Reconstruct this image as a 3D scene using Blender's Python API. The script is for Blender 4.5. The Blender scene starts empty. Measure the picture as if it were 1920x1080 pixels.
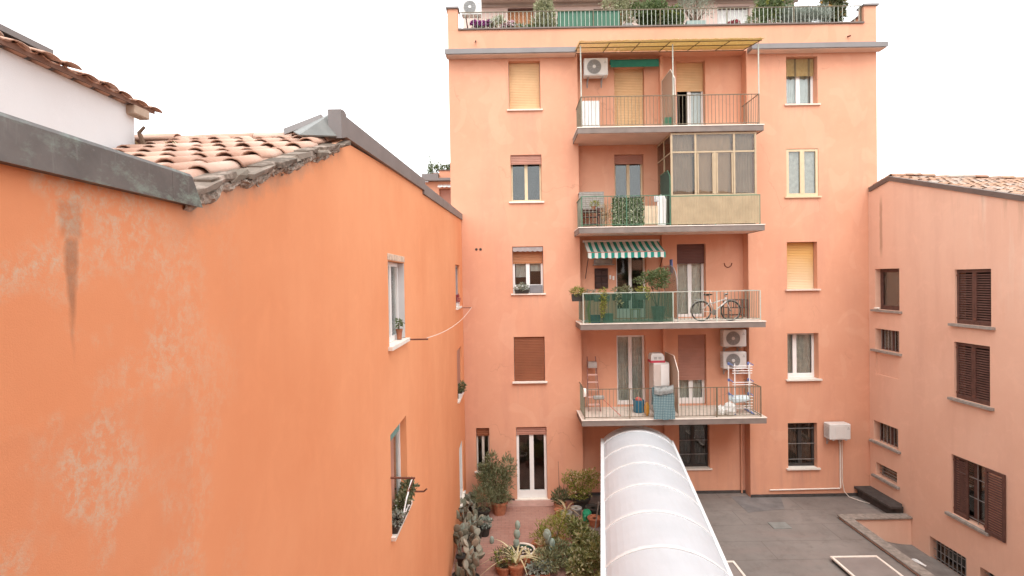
import bpy, bmesh, math, random
from mathutils import Vector, Matrix
R = math.radians
# ------------------------------------------------------------------ camera, sky, sun
scene = bpy.context.scene
C = scene.collection
YAW, PITCH, ROLL = -0.0017, -0.0145, -0.01656
fw = Vector((math.sin(YAW)*math.cos(PITCH), math.cos(YAW)*math.cos(PITCH), math.sin(PITCH)))
rt = Vector((math.cos(YAW), -math.sin(YAW), 0)); up = rt.cross(fw)
r2 = rt*math.cos(ROLL)+up*math.sin(ROLL); u2 = up*math.cos(ROLL)-rt*math.sin(ROLL)
cam = bpy.data.objects.new('camera', bpy.data.cameras.new('camera')); C.objects.link(cam)
cam.matrix_world = Matrix(((r2.x,u2.x,-fw.x,0),(r2.y,u2.y,-fw.y,0),(r2.z,u2.z,-fw.z,0),(0,0,0,1)))
cam.data.sensor_width = 36; cam.data.lens = 18.75; cam.data.clip_start = .05; cam.data.clip_end = 3000
scene.camera = cam
SUN_EL, SUN_AZ = 55, 172          # azimuth clockwise from +Y: behind the viewer, to the right
w = bpy.data.worlds.new('World'); scene.world = w; w.use_nodes = True
nt = w.node_tree; nt.nodes.clear()
sky = nt.nodes.new('ShaderNodeTexSky'); sky.sky_type = 'NISHITA'; sky.sun_disc = False
sky.sun_elevation = R(SUN_EL); sky.sun_rotation = R(SUN_AZ); sky.dust_density = 6; sky.air_density = 1.5
hs = nt.nodes.new('ShaderNodeHueSaturation'); hs.inputs['Saturation'].default_value = .10
cl = nt.nodes.new('ShaderNodeMix'); cl.data_type = 'RGBA'; cl.inputs['Factor'].default_value = .75
cl.inputs['B'].default_value = (11.0, 11.1, 11.3, 1)      # even cloud deck
bg = nt.nodes.new('ShaderNodeBackground'); bg.inputs['Strength'].default_value = .10
out = nt.nodes.new('ShaderNodeOutputWorld')
nt.links.new(sky.outputs[0], hs.inputs['Color']); nt.links.new(hs.outputs[0], cl.inputs['A'])
nt.links.new(cl.outputs['Result'], bg.inputs['Color']); nt.links.new(bg.outputs[0], out.inputs['Surface'])
sun = bpy.data.objects.new('sun', bpy.data.lights.new('sun', 'SUN')); C.objects.link(sun)
sun.data.energy = .55; sun.data.angle = R(40); sun.data.color = (1, .96, .9)
az, el = R(SUN_AZ), R(SUN_EL)
sd = Vector((math.sin(az)*math.cos(el), math.cos(az)*math.cos(el), math.sin(el)))
sun.rotation_euler = sd.to_track_quat('Z', 'Y').to_euler()
scene.view_settings.view_transform = 'Standard'; scene.view_settings.look = 'None'
scene.view_settings.gamma = 1; scene.view_settings.exposure = 1.42
scene.view_settings.use_curve_mapping = False
scene.render.resolution_x, scene.render.resolution_y = 1024, 576
scene.cycles.max_bounces = 8; scene.cycles.transparent_max_bounces = 16

# ------------------------------------------------------------------ materials
MATS = {}
class N:
    def __init__(s, name, rough=.85, spec=.3, metal=0.0):
        s.m = bpy.data.materials.new(name); s.m.use_nodes = True; s.t = s.m.node_tree
        s.b = s.t.nodes['Principled BSDF']; s.b.inputs['Roughness'].default_value = rough
        s.b.inputs['Specular IOR Level'].default_value = spec; s.b.inputs['Metallic'].default_value = metal
        s.pos = s.n('ShaderNodeNewGeometry').outputs['Position']
    def n(s, ty, **k):
        x = s.t.nodes.new(ty)
        for a, v in k.items(): setattr(x, a, v)
        return x
    def l(s, a, b): s.t.links.new(a, b)
    def put(s, inp, v):
        if isinstance(v, bpy.types.NodeSocket): s.l(v, inp)
        else:
            if isinstance(v, (tuple, list)) and len(v) == 3 and len(inp.default_value) == 4: v = (*v, 1)
            inp.default_value = v
    def scaled(s, sc, vec=None):
        x = s.n('ShaderNodeVectorMath', operation='MULTIPLY'); s.l(vec or s.pos, x.inputs[0]); x.inputs[1].default_value = sc
        return x.outputs[0]
    def noise(s, scale, detail=4, rough=.55, vec=None, dist=0):
        x = s.n('ShaderNodeTexNoise'); s.l(vec or s.pos, x.inputs['Vector'])
        x.inputs['Scale'].default_value = scale; x.inputs['Detail'].default_value = detail
        x.inputs['Roughness'].default_value = rough; x.inputs['Distortion'].default_value = dist
        return x.outputs[0]
    def ramp(s, fac, lo, hi):
        x = s.n('ShaderNodeMapRange', clamp=True); s.l(fac, x.inputs[0]); x.inputs[1].default_value = lo; x.inputs[2].default_value = hi
        return x.outputs[0]
    def math(s, op, a, b=0.0, c=None):
        x = s.n('ShaderNodeMath', operation=op); s.put(x.inputs[0], a); s.put(x.inputs[1], b)
        if c is not None: s.put(x.inputs[2], c)
        return x.outputs[0]
    def mix(s, fac, a, b):
        x = s.n('ShaderNodeMix', data_type='RGBA'); s.put(x.inputs['Factor'], fac); s.put(x.inputs['A'], a); s.put(x.inputs['B'], b)
        return x.outputs['Result']
    def bump(s, h, strength=.3, dist=.01):
        x = s.n('ShaderNodeBump'); x.inputs['Strength'].default_value = strength; x.inputs['Distance'].default_value = dist
        s.l(h, x.inputs['Height']); s.l(x.outputs[0], s.b.inputs['Normal'])
    def color(s, c): s.put(s.b.inputs['Base Color'], c)
    def xyz(s):
        x = s.n('ShaderNodeSeparateXYZ'); s.l(s.pos, x.inputs[0]); return x.outputs
    def band(s, v, a, b, soft):           # 1 inside a..b
        return s.math('MULTIPLY', s.ramp(v, a-soft, a+soft), s.math('SUBTRACT', 1.0, s.ramp(v, b-soft, b+soft)))
def sc(c, k): return tuple(min(1, x*k) for x in c)
def mat(name, col, rough=.7, var=.12, scale=3.0, bump=0.0, bscale=30, metal=0.0, spec=.3, alt=None):
    if name in MATS: return MATS[name]
    k = N(name, rough, spec, metal)
    f = k.ramp(k.noise(scale, 5), .3, .7)
    k.color(k.mix(f, sc(col, 1-var), alt or sc(col, 1+var)))
    if bump: k.bump(k.noise(bscale, 4), bump, .01)
    MATS[name] = k.m; return k.m
def stucco(name, a, b, stain, stain_amt=.35, extra=None, fine=.5):
    k = N(name, .92, .15)
    c = k.mix(k.ramp(k.noise(.45, 6, .6), .3, .7), a, b)
    streak = k.noise(1.0, 5, .6, k.scaled((1.6, 1.6, .22)))
    c = k.mix(k.math('MULTIPLY', k.ramp(streak, .5, .78), stain_amt), c, stain)
    blot = k.noise(2.3, 6, .68, dist=.6)
    c = k.mix(k.math('MULTIPLY', k.ramp(blot, .52, .8), stain_amt*.8), c, sc(b, 1.12))
    c = k.mix(k.math('MULTIPLY', k.ramp(k.noise(9, 5, .7), .55, .75), .12), c, stain)
    if extra: c = extra(k, c)
    k.color(c)
    h = k.math('ADD', k.math('MULTIPLY', k.noise(150, 4, .7), .45), k.math('MULTIPLY', k.noise(9, 7, .6), .45))
    k.bump(h, fine, .012); return k.m
def left_extra(k, c):
    o = k.xyz()
    # pale worn limewash patches on the near end of the wall
    near = k.math('SUBTRACT', 1.0, k.ramp(o[1], 2.0, 3.4))
    zz = k.ramp(k.noise(1.9, 3, .5), .44, .56)
    pat = k.math('MULTIPLY', k.ramp(k.noise(15, 12, .82, k.scaled((1, 1.2, 1)), .3), .45, .56), k.math('MULTIPLY', zz, near))
    pat = k.math('MULTIPLY', pat, k.math('MULTIPLY_ADD', k.ramp(k.noise(85, 6, .8), .36, .56), .75, .25))
    pat = k.math('MAXIMUM', pat, k.math('MULTIPLY', k.math('MULTIPLY', k.ramp(k.noise(60, 8, .85), .60, .68), k.ramp(k.noise(2.2, 3), .4, .6)), k.math('MULTIPLY', near, .7)))
    c = k.mix(k.math('MULTIPLY', pat, .95), c, (.62, .50, .37))
    # crust of worn mortar just below the tiled verge
    vz = k.math('SUBTRACT', o[2], k.math('MULTIPLY_ADD', o[1], .40, -.70))
    n2 = k.math('MULTIPLY', k.math('SUBTRACT', k.noise(6, 6, .7), .5), .35)
    vb = k.math('MULTIPLY', k.ramp(k.math('ADD', vz, n2), -.20, .02), k.band(o[1], 2.75, 5.35, .12))
    c = k.mix(k.math('MULTIPLY', vb, .75), c, (.38, .27, .20))
    # brown run-off stain: a wide blot under the coping that narrows into a drip
    wob = k.math('MULTIPLY', k.math('SUBTRACT', k.noise(7, 4), .5), .045)
    dy = k.math('ABSOLUTE', k.math('SUBTRACT', k.math('ADD', o[1], wob), 2.055))
    wz = k.math('MULTIPLY', k.ramp(k.math('ADD', o[2], k.math('MULTIPLY', wob, 2.0)), -.30, .22), .036)
    s1 = k.math('MULTIPLY', k.ramp(k.math('SUBTRACT', wz, dy), -.008, .010), k.math('SUBTRACT', 1.0, k.ramp(o[2], .17, .21)))
    s3 = k.math('MULTIPLY', k.math('SUBTRACT', 1.0, k.ramp(dy, .04, .065)), k.band(k.math('ADD', o[2], wob), .19, .33, .02))
    tex = k.ramp(k.noise(18, 5, .7), .25, .6)
    st = k.math('MULTIPLY', k.math('MAXIMUM', k.math('MULTIPLY', s1, k.ramp(o[2], -.34, -.02)), k.math('MULTIPLY', s3, .55)), k.math('MULTIPLY_ADD', tex, .4, .6))
    c = k.mix(k.math('MULTIPLY', st, .62), c, (.22, .12, .075))
    # patched render: slightly browner field low on the near end, with hairline cracks
    low = k.math('MULTIPLY', k.band(k.math('ADD', o[1], wob), .2, 2.78, .012), k.math('SUBTRACT', 1.0, k.ramp(o[2], -.52, -.49)))
    c = k.mix(k.math('MULTIPLY', low, .10), c, (.50, .24, .15))
    v = k.n('ShaderNodeTexVoronoi', feature='DISTANCE_TO_EDGE'); v.inputs['Scale'].default_value = .55
    wv = k.n('ShaderNodeVectorMath', operation='MULTIPLY_ADD')
    nz = k.n('ShaderNodeTexNoise'); nz.inputs['Scale'].default_value = 2.5; nz.inputs['Detail'].default_value = 6; k.l(k.pos, nz.inputs['Vector'])
    k.l(nz.outputs['Color'], wv.inputs[0]); wv.inputs[1].default_value = (.6, .6, .6); k.l(k.pos, wv.inputs[2]); k.l(wv.outputs[0], v.inputs['Vector'])
    cr = k.math('MULTIPLY', k.math('SUBTRACT', 1.0, k.ramp(v.outputs['Distance'], 0, .006)), near)
    return k.mix(k.math('MULTIPLY', k.math('MULTIPLY', cr, k.ramp(k.noise(1.3, 2), .62, .7)), .12), c, (.30, .15, .09))
def right_extra(k, c):
    o = k.xyz()
    n = k.noise(1.0, 5, .65, k.scaled((3, 3, .35)))
    run = k.math('MULTIPLY', k.ramp(n, .48, .72), k.math('MULTIPLY', k.ramp(o[2], -1.5, 1.6), k.math('SUBTRACT', 1.0, k.ramp(o[1], 13.0, 14.6))))
    c = k.mix(k.math('MULTIPLY', run, .95), c, (.78, .64, .53))
    n2 = k.noise(1.0, 5, .65, k.scaled((4.5, 4.5, .5)))
    c = k.mix(k.math('MULTIPLY', k.math('MULTIPLY', k.ramp(n2, .52, .7), k.math('MULTIPLY', k.ramp(k.math('SUBTRACT', o[2], k.math('MULTIPLY', k.math('SUBTRACT', o[1], 12.5), .2945)), .4, 1.5), k.math('SUBTRACT', 1.0, k.ramp(o[1], 13.2, 15.8)))), .55), c, (.42, .27, .19))
    s = k.math('MULTIPLY', k.band(k.math('ADD', o[1], k.math('MULTIPLY', k.noise(4, 3), .06)), 17.36, 17.48, .02), k.band(o[2], .7, 2.4, .2))
    return k.mix(k.math('MULTIPLY', s, .55), c, (.30, .18, .12))
def fac_extra(k, c):
    o = k.xyz()
    n = k.noise(1.0, 5, .6, k.scaled((2.2, 2.2, .3)))
    c = k.mix(k.math('MULTIPLY', k.math('MULTIPLY', k.ramp(n, .5, .75), k.math('SUBTRACT', 1.0, k.ramp(o[2], -6.9, -4.0))), .5), c, (.42, .22, .17))
    # rain runs below the sills of the two window columns
    f = k.math('MODULO', k.math('ADD', k.math('SUBTRACT', 5.68, o[2]), 3.07*4), 3.07)
    below = k.math('POWER', k.math('SUBTRACT', 1.0, k.ramp(f, .0, .95)), 1.5)
    cols = k.math('MAXIMUM', k.band(o[0], -.05, 1.08, .05), k.band(o[0], 9.2, 10.35, .05))
    runs = k.ramp(k.noise(1.0, 4, .7, k.scaled((14, 14, .5))), .46, .68)
    c = k.mix(k.math('MULTIPLY', k.math('MULTIPLY', k.math('MULTIPLY', below, cols), runs), .5), c, (.46, .27, .20))
    # patched render and hairline cracks
    pt = k.ramp(k.noise(.8, 2, .4, k.scaled((1, 1, .7)), 1.2), .60, .615)
    c = k.mix(k.math('MULTIPLY', pt, .14), c, (.74, .46, .32))
    v = k.n('ShaderNodeTexVoronoi', feature='DISTANCE_TO_EDGE'); v.inputs['Scale'].default_value = .33
    wv = k.n('ShaderNodeVectorMath', operation='MULTIPLY_ADD'); nz = k.n('ShaderNodeTexNoise'); nz.inputs['Scale'].default_value = 1.6; nz.inputs['Detail'].default_value = 7; k.l(k.pos, nz.inputs['Vector'])
    k.l(nz.outputs['Color'], wv.inputs[0]); wv.inputs[1].default_value = (.9, .9, .9); k.l(k.pos, wv.inputs[2]); k.l(wv.outputs[0], v.inputs['Vector'])
    cr = k.math('MULTIPLY', k.math('SUBTRACT', 1.0, k.ramp(v.outputs['Distance'], 0, .006)), k.ramp(k.noise(.5, 2), .5, .6))
    return k.mix(k.math('MULTIPLY', cr, .4), c, (.34, .17, .11))
M_FAC = stucco('facade_stucco', (.62,.305,.195), (.67,.355,.235), (.54,.26,.18), .55, fac_extra, .25)
M_LEFT = stucco('orange_stucco', (.71,.285,.135), (.78,.35,.18), (.65,.25,.12), .32, left_extra, .32)
M_RIGHT = stucco('rose_stucco', (.71,.43,.31), (.76,.49,.365), (.63,.37,.275), .6, right_extra, .4)
M_WHITEW = stucco('white_stucco', (.69,.71,.725), (.73,.755,.77), (.62,.62,.625), .3, None, .35)
M_REDOX = mat('red_render', (.56,.25,.17), .9, .1, 1.5)
M_GREYM = mat('grey_metal', (.20,.185,.18), .55, .1, 2, metal=.3)
M_BROWNM = mat('brown_metal', (.15,.115,.10), .55, .12, 2, metal=.2)
def copper():
    k = N('weathered_copper', .5, .4, .35); o = k.xyz()
    c = k.mix(k.ramp(k.noise(3, 6, .65), .35, .7), (.105,.10,.095), (.175,.165,.155))
    g = k.ramp(k.noise(5, 8, .75, k.scaled((1, 1, 2.0))), .52, .68)
    grad = k.ramp(o[1], 1.4, 2.9)
    c = k.mix(k.math('MULTIPLY', g, k.math('MULTIPLY_ADD', grad, .6, .35)), c, (.25,.33,.285))
    c = k.mix(k.math('MULTIPLY', k.ramp(k.noise(25, 6, .8), .62, .75), .5), c, (.32,.34,.32))
    c = k.mix(k.math('MULTIPLY', k.ramp(k.noise(1, 5, .7, k.scaled((20, 20, 2.5))), .6, .75), .45), c, (.29,.31,.29))
    k.color(c); k.bump(k.noise(9, 4), .25, .01); return k.m
M_COPPER = copper()
M_MORTAR = mat('crumbling_mortar', (.36,.31,.26), .95, .45, 22, bump=.9, bscale=60)
M_STONE = mat('verge_stone', (.26,.225,.195), .9, .28, 9, bump=.7, bscale=40)
M_SILLW = mat('marble_sill', (.72,.67,.60), .6, .08, 4)
M_SILLG = mat('grey_stone_sill', (.30,.27,.24), .85, .18, 8, bump=.3)
M_WHITE = mat('white_paint', (.78,.77,.75), .45, .04, 3)
M_VFR = mat('bronze_frame', (.44,.34,.22), .5, .07, 5)
M_CREAM = mat('cream_wood_paint', (.60,.48,.31), .5, .07, 5)
M_DARKW = mat('dark_brown_wood', (.105,.052,.041), .55, .25, 9)
M_BLACKF = mat('dark_frame', (.045,.04,.037), .5, .2, 6)
M_OCHRE = mat('ochre_shutter', (.66,.425,.225), .6, .12, 1.3)
def fade():
    k = N('faded_ochre_shutter', .65, .3); o = k.xyz()
    f = k.ramp(k.math('ADD', o[2], k.math('MULTIPLY', k.noise(1.2, 3), .5)), -.05, .95)
    k.color(k.mix(f, (.70,.55,.36), (.66,.38,.13))); return k.m
M_OCHREF = fade()
M_BROWNS = mat('brown_shutter', (.24,.085,.04), .55, .1, 2)
M_ORANGES = mat('orange_brown_shutter', (.44,.20,.095), .55, .1, 2)
M_PINKS = mat('pink_brown_shutter', (.42,.21,.155), .6, .1, 2)
M_DKS = mat('dark_plum_shutter', (.13,.06,.05), .6, .12, 2)
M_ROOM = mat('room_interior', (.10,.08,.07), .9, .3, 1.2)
M_CURT = mat('white_curtain', (.75,.74,.71), .9, .06, 6)
M_CURTG = mat('grey_curtain', (.76,.72,.66), .9, .15, 7)
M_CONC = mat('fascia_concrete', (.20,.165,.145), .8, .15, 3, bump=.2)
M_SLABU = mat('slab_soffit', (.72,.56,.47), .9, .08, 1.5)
M_TRIM = mat('pale_slab_trim', (.74,.66,.58), .7, .08, 6)
M_BFLOOR = mat('balcony_tile', (.58,.50,.43), .7, .12, 5)
M_GREENP = mat('green_rail_paint', (.07,.16,.10), .5, .15, 6)
M_RAILB = mat('brown_green_rail', (.16,.13,.085), .5, .2, 6)
M_RAILG = mat('grey_green_rail', (.19,.20,.15), .5, .15, 6)
M_RAILT = mat('pale_rail', (.45,.48,.42), .5, .15, 6)
def canem():
    k = N('yellow_cane', .6, .3); c = k.mix(k.ramp(k.noise(12, 4), .3, .7), (.66,.51,.26), (.76,.64,.38)); k.color(c)
    tr = k.n('ShaderNodeBsdfTranslucent'); k.l(c, tr.inputs[0]); ms = k.n('ShaderNodeMixShader'); ms.inputs[0].default_value = .68
    k.l(k.b.outputs[0], ms.inputs[1]); k.l(tr.outputs[0], ms.inputs[2]); k.l(ms.outputs[0], k.t.nodes['Material Output'].inputs[0]); return k.m
M_CANE = canem()
M_CANED = mat('cane_frame', (.13,.085,.035), .6, .2, 6)
def polym():
    k = N('opal_polycarbonate', .4, .4); c = k.mix(k.ramp(k.noise(1.4, 5), .3, .7), (.70,.735,.765), (.76,.79,.82))
    c = k.mix(k.math('MULTIPLY', k.ramp(k.noise(1.0, 6, .7, k.scaled((9, 1.1, 3))), .50, .75), .09), c, (.45,.44,.40))
    c = k.mix(k.math('MULTIPLY', k.ramp(k.noise(38, 4, .8), .68, .76), .2), c, (.35,.32,.26)); k.color(c)
    tr = k.n('ShaderNodeBsdfTranslucent'); k.l(c, tr.inputs[0]); ms = k.n('ShaderNodeMixShader'); ms.inputs[0].default_value = .42
    k.l(k.b.outputs[0], ms.inputs[1]); k.l(tr.outputs[0], ms.inputs[2]); k.l(ms.outputs[0], k.t.nodes['Material Output'].inputs[0]); return k.m
M_POLY = polym()
M_ALUW = mat('white_aluminium', (.64,.655,.66), .4, .03, 4)
M_TERRA = mat('terracotta_pot', (.36,.14,.075), .8, .2, 9)
M_DKPOT = mat('dark_plastic_pot', (.04,.035,.03), .6, .2, 7)
M_GREYPOT = mat('grey_pot', (.30,.29,.27), .8, .15, 7)
M_TEALPOT = mat('pale_teal_planter', (.30,.38,.35), .6, .1, 7)
M_SOIL = mat('soil', (.05,.035,.025), 1, .3, 30)
M_WOODG = mat('weathered_grey_wood', (.30,.28,.25), .9, .2, 10)
M_BARK = mat('bark', (.15,.10,.07), .95, .3, 20)
M_IRON = mat('iron_bar', (.30,.29,.28), .5, .15, 8, metal=.3)
M_RUST = mat('rusty_iron', (.16,.065,.045), .8, .25, 20)
M_ACW = mat('unit_casing', (.62,.61,.585), .45, .04, 4)
M_ACG = mat('fan_grille', (.38,.38,.37), .5, .1, 4)
M_ACD = mat('fan_dark', (.27,.27,.26), .6, .1, 4)
M_CACTP = mat('pale_cactus_pad', (.27,.32,.27), .7, .15, 9)
def tilem(name, cols, fine=.25):
    k = N(name, .9, .15)
    r = k.n('ShaderNodeObjectInfo').outputs['Random']
    x = k.n('ShaderNodeValToRGB'); k.l(r, x.inputs[0]); x.color_ramp.interpolation = 'LINEAR'
    while len(x.color_ramp.elements) < len(cols): x.color_ramp.elements.new(.5)
    for i, cc in enumerate(cols):
        x.color_ramp.elements[i].position = i/(len(cols)-1); x.color_ramp.elements[i].color = (*cc, 1)
    c = k.mix(k.math('MULTIPLY', k.ramp(k.noise(7, 6, .7), .5, .72), fine*2), x.outputs[0], (.58,.47,.40))
    c = k.mix(k.math('MULTIPLY', k.ramp(k.noise(16, 6, .75), .58, .74), fine*1.6), c, (.22,.15,.12))
    k.color(c); k.bump(k.noise(40, 4), .3, .008); return k.m
M_TILE = tilem('clay_tile', [(.46,.275,.20), (.55,.37,.285), (.42,.25,.185), (.56,.41,.335), (.49,.31,.235)])
M_VSTONE = tilem('verge_slate', [(.085,.068,.055), (.18,.15,.12), (.115,.088,.068), (.24,.20,.165)], .35)
M_CACT = tilem('cactus_pad', [(.11,.11,.075), (.19,.185,.135), (.25,.24,.19), (.16,.14,.10), (.34,.30,.23)], .12)
M_TILED = tilem('old_clay_tile', [(.30,.17,.125), (.40,.24,.18), (.25,.15,.12)])
M_TILER = tilem('sunbleached_tile', [(.36,.20,.13), (.44,.29,.21), (.30,.165,.11), (.42,.36,.31), (.38,.23,.155), (.44,.27,.175)])
def leafm(name, cols, trans=.25, rough=.55):
    k = N(name, rough, .3)
    a = k.n('ShaderNodeAttribute', attribute_name='rnd').outputs['Fac']
    x = k.n('ShaderNodeValToRGB'); k.l(a, x.inputs[0])
    while len(x.color_ramp.elements) < len(cols): x.color_ramp.elements.new(.5)
    for i, cc in enumerate(cols):
        x.color_ramp.elements[i].position = i/(len(cols)-1); x.color_ramp.elements[i].color = (*cc, 1)
    k.color(x.outputs[0])
    tr = k.n('ShaderNodeBsdfTranslucent'); k.l(x.outputs[0], tr.inputs[0])
    ms = k.n('ShaderNodeMixShader'); ms.inputs[0].default_value = trans
    k.l(k.b.outputs[0], ms.inputs[1]); k.l(tr.outputs[0], ms.inputs[2])
    k.l(ms.outputs[0], k.t.nodes['Material Output'].inputs[0]); return k.m
L_OLEA = leafm('oleander_leaf', [(.10,.12,.055), (.21,.225,.115), (.33,.335,.20)])
L_DARK = leafm('dark_leaf', [(.055,.075,.03), (.11,.135,.06), (.175,.19,.095), (.30,.29,.19)])
L_MID = leafm('mid_leaf', [(.07,.11,.035), (.14,.19,.075), (.23,.27,.14)])
L_YEL = leafm('yellow_green_leaf', [(.13,.16,.03), (.25,.27,.05), (.34,.31,.09)])
L_OLIVE = leafm('olive_leaf', [(.17,.20,.14), (.26,.28,.21), (.34,.36,.29)])
L_LAV = leafm('silver_leaf', [(.22,.27,.22), (.33,.37,.32), (.40,.44,.38)])
L_PALE = leafm('pale_variegated_leaf', [(.20,.23,.12), (.36,.37,.22), (.50,.49,.34)])
L_DRY = leafm('dry_straw_leaf', [(.30,.20,.10), (.45,.34,.19), (.55,.47,.30)])
L_STRAW = leafm('cream_strap_leaf', [(.45,.38,.20), (.60,.53,.32), (.68,.62,.42)])
L_GARD = leafm('garden_leaf', [(.09,.105,.032), (.20,.22,.075), (.31,.32,.13), (.44,.42,.26)])
L_PURP = leafm('purple_petal', [(.20,.03,.16), (.34,.07,.28), (.42,.14,.36)])
L_PINK = leafm('pink_petal', [(.62,.32,.40), (.75,.58,.60), (.78,.70,.68)])
L_RED = leafm('red_petal', [(.35,.05,.07), (.45,.10,.12), (.30,.05,.07)])
L_ORNG = leafm('orange_petal', [(.55,.26,.05), (.60,.36,.10), (.50,.20,.05)])
L_WHT = leafm('white_petal', [(.60,.60,.52), (.72,.72,.66), (.66,.64,.55)])
def glassm(name, tint=(.90,.93,.92), base=.015):
    k = N(name); t = k.t
    g = k.n('ShaderNodeBsdfGlossy'); g.inputs['Roughness'].default_value = .02; g.inputs['Color'].default_value = (.9,.92,.92,1)
    tr = k.n('ShaderNodeBsdfTransparent'); tr.inputs[0].default_value = (*tint, 1)
    fr = k.n('ShaderNodeFresnel'); fr.inputs[0].default_value = 1.5
    f = k.math('MINIMUM', k.math('MULTIPLY_ADD', fr.outputs[0], 1.1, base), .9)
    nz = k.noise(1.7, 2); bp = k.n('ShaderNodeBump'); bp.inputs['Strength'].default_value = .03; bp.inputs['Distance'].default_value = .05
    k.l(nz, bp.inputs['Height']); k.l(bp.outputs[0], g.inputs['Normal'])
    ms = k.n('ShaderNodeMixShader'); k.l(f, ms.inputs[0]); k.l(tr.outputs[0], ms.inputs[1]); k.l(g.outputs[0], ms.inputs[2])
    k.l(ms.outputs[0], t.nodes['Material Output'].inputs[0]); return k.m
M_GLASS = glassm('window_glass')
M_VGLASS = glassm('veranda_glass', (.86,.82,.76), .0)
def frosted(name, col, alpha):
    k = N(name, .35, .4); k.color(col)
    tr = k.n('ShaderNodeBsdfTransparent'); tr.inputs[0].default_value = (*[min(1, c*1.2+.25) for c in col], 1)
    ms = k.n('ShaderNodeMixShader'); ms.inputs[0].default_value = alpha
    k.l(tr.outputs[0], ms.inputs[1]); k.l(k.b.outputs[0], ms.inputs[2]); k.l(ms.outputs[0], k.t.nodes['Material Output'].inputs[0]); return k.m
M_GSHEET = frosted('green_translucent_sheet', (.06,.145,.10), .34)
M_FROST = frosted('frosted_panel', (.46,.39,.32), .55)
M_NET = frosted('green_shade_cloth', (.03,.13,.075), .93)

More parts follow.
